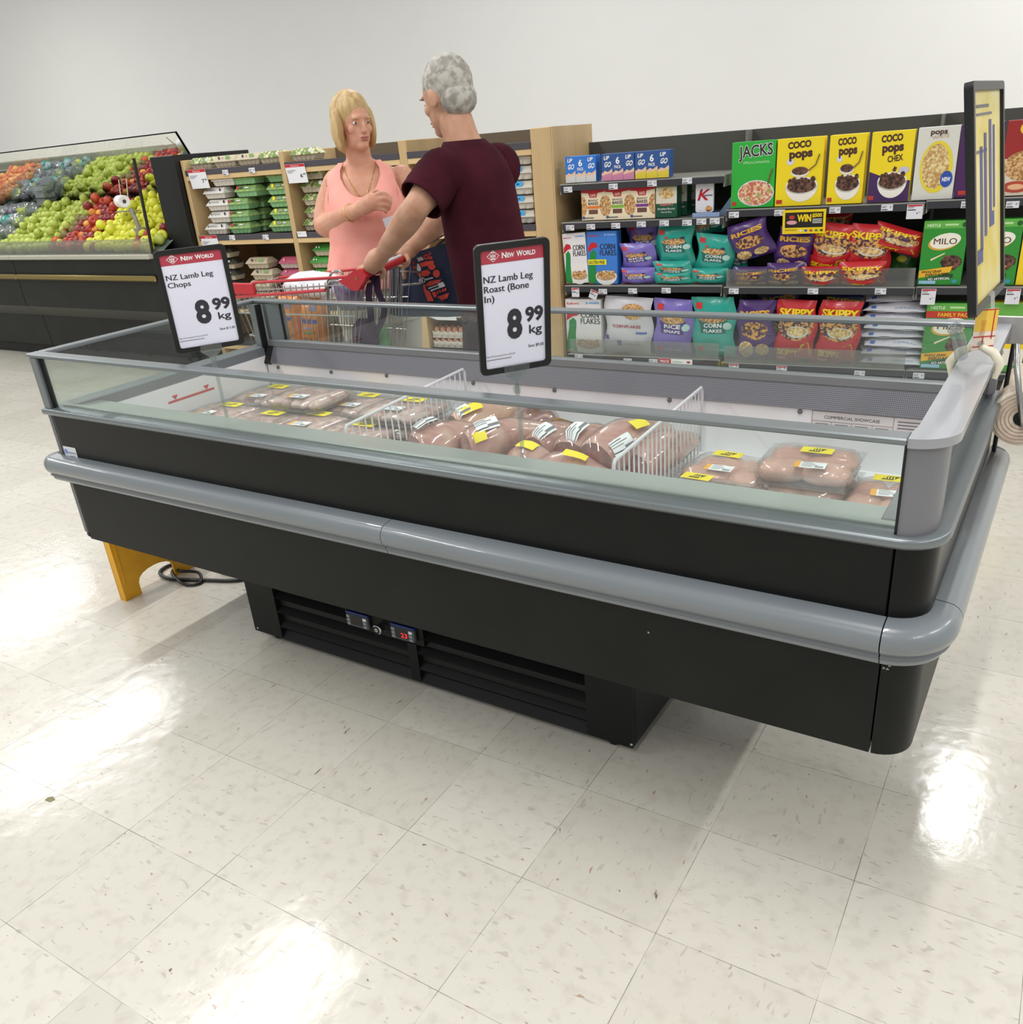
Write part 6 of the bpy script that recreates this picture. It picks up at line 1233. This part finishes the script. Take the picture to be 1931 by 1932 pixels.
# right arm (image left): bent, forearm across the chest
sh = OY(632, 326, 1.79); el = OY(613, 425, 1.70); wr = OY(677, 396, 1.60); hk = OY(700, 382, 1.585)
sh = V((sh.x, sh.y, 1.30))
limb(b, [sh, sh.lerp(el, .5) + V((-.012, 0, 0)), el, el.lerp(wr, .35) + V((0, 0, .002)), wr], [.058, .056, .050, .048, .031], SKW, 14)
rt = V((.84, .53, 0)); upv = V((0, 0, 1))
limb(b, [wr, wr.lerp(hk, .5), hk], [.030, .036, .037], SKW, 12)
b.ball(.042, .030, .036, SKW, F(hk, rt, upv), 12, 8)
hb = lambda x, y, z: hk + rt * x + upv * y - fw * 0 + fw * z
fingers(b, [([hb(.020, .026, .010), hb(.050, .034, .012), hb(.075, .022, .004), hb(.086, .008, -.006)], .0098), ([hb(.024, .008, .016), hb(.056, .012, .018), hb(.080, .000, .006), hb(.082, -.014, -.008)], .0100),
            ([hb(.022, -.010, .014), hb(.052, -.010, .016), hb(.073, -.020, .004), hb(.072, -.031, -.008)], .0096), ([hb(.016, -.026, .008), hb(.042, -.030, .010), hb(.058, -.038, .0), hb(.056, -.046, -.010)], .0086),
            ([hb(-.005, .024, -.010), hb(.018, .040, -.022), hb(.042, .036, -.028), hb(.056, .026, -.028)], .0105)], SKW)
# left arm (image right): hanging down, hand holding a paper
s2 = wp(.178, -.01, 1.298); e2 = wp(.235, .02, 1.06); w2 = wp(.20, .20, .95); k2 = wp(.175, .27, .945)
limb(b, [s2, s2.lerp(e2, .5), e2, e2.lerp(w2, .4), w2], [.056, .052, .045, .043, .029], SKW, 14); limb(b, [w2, k2], [.029, .035], SKW, 10)
fingers(b, [([k2 + V((0, 0, .02 - .016 * i)), k2 + fw * .03 + V((0, 0, .02 - .016 * i)), k2 + fw * .05 - sw * .02 + V((0, 0, .018 - .016 * i)), k2 + fw * .045 - sw * .04 + V((0, 0, .016 - .016 * i))], .009) for i in range(4)] + [([k2 + V((0, 0, .02)), k2 + fw * .02 - sw * .02 + V((0, 0, .035)), k2 + fw * .04 - sw * .03 + V((0, 0, .04))], .010)], SKW)
for q in (-1, 1): limb(b, [wp(q * .085, 0, .82), wp(q * .085, .01, .45), wp(q * .085, -.01, .08)], [.095, .062, .042], SKW, 14); b.ball(.042, .10, .035, SKW, F(wp(q * .09, .04, .045), sw, fw), 12, 8)
wb_ = body_obj(b, 'body', t)
b = MB()   # sleeveless top: a shell round the torso, trimmed to a scooped neck and armholes
prof_ = [(.86, .212, .168, 0), (.92, .208, .166, 0), (.98, .192, .156, 0), (1.05, .176, .146, 0), (1.12, .174, .144, 0), (1.18, .176, .142, 0), (1.25, .174, .130, 0), (1.32, .170, .098, -.01), (1.345, .155, .073, -.012), (1.368, .124, .056, -.015), (1.385, .095, .048, -.015)]
def shell(z):
    for (z0, w0, d0, f0), (z1, w1, d1, f1) in zip(prof_, prof_[1:]):
        if z <= z1: u = (z - z0) / (z1 - z0); return w0 + (w1 - w0) * u, d0 + (d1 - d0) * u, f0 + (f1 - f0) * u
    return prof_[-1][1:]
nr, nc = 44, 96; pts = []
for j in range(nc):
    a = 2 * PI * j / nc; ca, sa = math.cos(a), math.sin(a); c = abs(ca)
    arm = 1.376 - .175 * math.sqrt(max(0, (c - .80) / .20)) if c > .80 else 9
    neck = 1.238 + .138 * (c / .55) ** 2.4 if sa > 0 else 1.33 + .046 * (c / .55) ** 2
    zt = min(1.376, arm, neck); col = []
    for i in range(nr + 1):
        z = .86 + (zt - .86) * i / nr; w, d, f = shell(z); rip = 1 + (.020 * math.sin(6 * a + z * 9) + .010 * math.sin(11 * a + 26 * z)) * max(0, min(1, (1.14 - z) * 4))
        l = w * math.copysign(c ** .85, ca) * rip; g = d * math.copysign(abs(sa) ** .85, sa) * rip * (1 if sa > 0 else .92)
        if sa > 0: g += .052 * math.exp(-((abs(l) - .072) / .055) ** 2 - ((z - 1.185) / .062) ** 2) + .03 * math.exp(-(l / .08) ** 2 - ((z - 1.15) / .07) ** 2)
        col.append(wp(l, f + g, z + .006 * math.sin(3 * a) * (z < .9)))
    pts.append(col)
pts.append(pts[0]); b.grid([list(r) for r in zip(*pts)], PINK, None, True)
tp_ = b.build('sleeveless_top', t); tp_['label'] = 'pale pink sleeveless top'
so = tp_.modifiers.new('s', 'SOLIDIFY'); so.thickness = .006
b = MB(); loft(b, [(wp(0, 0, .40 + .0), .0, .0)] * 2, WPT, fw) if False else None
b = MB(); loft(b, [(wp(0, 0, .70), .195, .15), (wp(0, 0, .80), .196, .152), (wp(0, 0, .90), .19, .15)], WPT, fw)
for q in (-1, 1): limb(b, [wp(q * .09, 0, .76), wp(q * .09, .01, .45), wp(q * .09, -.005, .14)], [.108, .082, .065], WPT, 14)
b.build('trousers', t)
for q in (-1, 1): b = MB(); b.ball(.05, .125, .045, SHOE, F(wp(q * .09, .045, .045), sw, fw), 14, 8); b.build('shoe', t)
b = MB(); GOLD = mat('gold', '#d9b25a', .2, .9); cwr = el.lerp(wr, .80); ax = (wr - el).normalized(); M = F(cwr, ax.cross(V((0, 0, 1))), V((0, 0, 1)) - ax * ax.z); b.tube([M @ V((.036 * math.cos(a), .037 * math.sin(a), .004 * math.sin(2 * a))) for a in [2 * PI * i / 24 for i in range(24)]], .0022, GOLD, 6, closed=True); b.build('bracelet', t)
b = MB(); b.tube(spline([wp(-.075, .03, 1.375), wp(-.045, .085, 1.30), wp(0, .128, 1.235), wp(.045, .085, 1.30), wp(.075, .03, 1.375)], 8), .0016, GOLD, 5); b.ball(.008, .005, .014, mat('pendant', '#5a4a3a', .3, .5), T(*wp(0, .136, 1.222)), 10, 6); b.build('necklace', t)
face_parts(t, Mw, .95, HAIRB, lambda b, M, k: (b.ball(.084, .098, .098, HAIRB, M @ T(0, -.024, .040), 18, 12), b.ball(.080, .075, .10, HAIRB, M @ T(0, -.05, -.02), 16, 10), b.ball(.02, .045, .085, HAIRB, M @ T(.078, -.005, -.015), 12, 8), b.ball(.02, .045, .085, HAIRB, M @ T(-.078, -.005, -.015), 12, 8)))
b = MB(); pc = OY(742, 416, 1.60); b.box((-.04, -.02, -.0008), (.04, .02, .0008), mat('paper_slip', '#b9b8be', .6), F(pc, (.8, .5, .25), (-.3, .1, .95))); tag(b.build('paper_slip', origin=pc), 'small grey paper slip held in front of the pink top', 'paper')
# ---- man in maroon
fm = V((-1, .10, 0)).normalized(); smn = V((-fm.y, fm.x, 0))           # smn: his left (towards the camera)
mc = V((.652, 1.42, 0)); mp = lambda l, f, z: mc + smn * l + fm * f + V((0, 0, z))
t = thing('person', 'person in a maroon short-sleeved shirt gripping the red trolley handle with both hands', 'person', (mc.x, mc.y, 0))
b = MB()
loft(b, [(mp(0, -.02, .80), .125, .10), (mp(0, -.01, .90), .13, .112), (mp(0, .01, 1.0), .13, .12), (mp(0, .025, 1.1), .13, .12), (mp(0, .03, 1.2), .135, .11), (mp(0, .035, 1.3), .135, .095), (mp(0, .05, 1.37), .10, .065), (mp(0, .07, 1.41), .055, .052)], SKM, fm, 24)
limb(b, [mp(0, .065, 1.38), mp(0, .09, 1.45), mp(0, .105, 1.50)], [.070, .062, .060], SKM, 14)
hm = mp(0, .135, 1.565); Mm = head(b, hm, (fm + V((-.0, .1, -.25))).normalized(), SKM, 1.03)
lsh = mp(.155, .06, 1.325); lel = OY(788, 388, 1.16); lwr = OY(722, 480, 1.215); lh = OY(702, 500, 1.232)
rsh = mp(-.155, .06, 1.325); rel = OY(838, 404, 1.58); rwr = OY(780, 466, 1.572); rh = OY(766, 476, 1.568)
for S_, E_, W_, Hh in ((lsh, lel, lwr, lh), (rsh, rel, rwr, rh)):
    limb(b, [S_, S_.lerp(E_, .5), E_, E_.lerp(W_, .30), E_.lerp(W_, .7), W_], [.060, .054, .047, .050, .039, .029], SKM, 14); limb(b, [W_, W_.lerp(Hh, .5), Hh], [.030, .036, .034], SKM, 12)
def grip(hc, along, fwd_):
    """hand lying over a bar: four fingers wrap over the far side and curl beneath, thumb closes from the near side"""
    a = V(along).normalized(); f = V(fwd_).normalized(); f = (f - a * f.dot(a)).normalized(); u = a.cross(f); u = u if u.z > 0 else -u
    b.ball(.040, .036, .022, SKM, F(hc + u * .018, a, f), 12, 8); sp = []
    for i, q in enumerate((-.030, -.010, .010, .029)):
        r = (.0088, .0102, .0104, .0098)[i]; L_ = (.86, 1, 1.02, .95)[i]; o = hc + a * q
        sp.append(([o + u * .022 + f * .018, o + u * .020 + f * .040 * L_, o - u * .006 + f * .046 * L_, o - u * .026 + f * .026, o - u * .030 + f * .006], r))
    o = hc + a * .03; sp.append(([o + u * .014 - f * .018, o + a * .016 - u * .004 - f * .034, o + a * .010 - u * .024 - f * .022, o - u * .032 - f * .004], .0112)); fingers(b, sp, SKM)
hx = (H1 - H0).normalized(); g0 = H0 + hx * .035; g1 = H0 + hx * .355
limb(b, [lwr, lwr.lerp(g0, .55) + V((0, 0, .022)), g0 + V((.006, 0, .020))], [.030, .034, .030], SKM, 12); limb(b, [rwr, rwr.lerp(g1, .55) + V((0, 0, .022)), g1 + V((.006, 0, .020))], [.030, .034, .030], SKM, 12)
grip(g0, hx, (-1, 0, 0)); grip(g1, hx * -1, (-1, 0, 0))
for q in (-1, 1): limb(b, [mp(q * .07, -.02, .82), mp(q * .078, .0, .46), mp(q * .08, -.03, .09)], [.08, .06, .044], SKM, 14); b.ball(.045, .115, .04, SKM, F(mp(q * .08, .03, .05), smn, fm), 12, 8)
body_obj(b, 'body', t)
b = MB(); rows = []; n = 36
for z, w, d, fo in ((.80, .146, .142, -.03), (.83, .15, .148, -.025), (.90, .148, .146, -.015), (1.0, .146, .146, .0), (1.1, .148, .144, .015), (1.2, .156, .135, .025), (1.29, .162, .122, .035), (1.345, .158, .105, .048), (1.385, .135, .09, .06), (1.405, .10, .083, .068), (1.425, .074, .074, .074)):
    rows.append([mp(w * math.cos(a) * (1 + .02 * math.sin(5 * a + 14 * z)), fo + d * math.sin(a) * (1 + .025 * math.sin(4 * a + 11 * z)), z + .008 * math.sin(3 * a) * (z < .9)) for a in [2 * PI * i / n for i in range(n)]])
b.grid(rows, MAR, None, True, True)
for S_, E_, k in ((lsh, lel, .84), (rsh, rel, .70)):
    pts = [S_ + (S_ - E_) * .10 + V((0, 0, .0)), S_.lerp(E_, .2), S_.lerp(E_, .5), S_.lerp(E_, k)]; b.tube(spline(pts, 4), [.080] * 3 + [.085] * 4 + [.084] * 3 + [.082] * 3, MAR, 18, caps=False)
    b.ball(.083, .08, .082, MAR, T(*(S_ + V((.004, 0, -.002)))), 14, 10)
sh_ = b.build('shirt', t); so = sh_.modifiers.new('s', 'SOLIDIFY'); so.thickness = .005; so.offset = 1
b = MB(); loft(b, [(mp(0, -.02, .64), .155, .14), (mp(0, -.02, .80), .14, .13), (mp(0, -.01, .90), .135, .12)], SHO, fm)
for q in (-1, 1): limb(b, [mp(q * .075, -.02, .78), mp(q * .078, -.01, .62), mp(q * .078, .0, .48)], [.088, .086, .084], SHO, 16)
b.build('shorts', t)
for q in (-1, 1): b = MB(); b.ball(.054, .14, .05, SHOE, F(mp(q * .08, .035, .05), smn, fm), 14, 8); b.build('shoe', t)
face_parts(t, Mm, 1.03, HAIRG, lambda b, M, k: (b.ball(.082, .098, .096, HAIRG, M @ T(0, -.022, .038), 18, 12), b.ball(.074, .06, .06, HAIRG, M @ T(0, -.055, -.02), 14, 8)))
b = MB(); q = OZ(85, 1510, 0.0); b.prism([(0, 0), (.018, .002), (.022, .014), (.006, .018), (-.003, .009)], .0, .0015, mat('olive_chip', '#8a845f', .8), T(q.x, q.y, 0)); tag(b.build('floor_scrap', origin=(q.x, q.y, 0)), 'tiny olive-coloured scrap lying on the floor at the lower left', 'scrap')
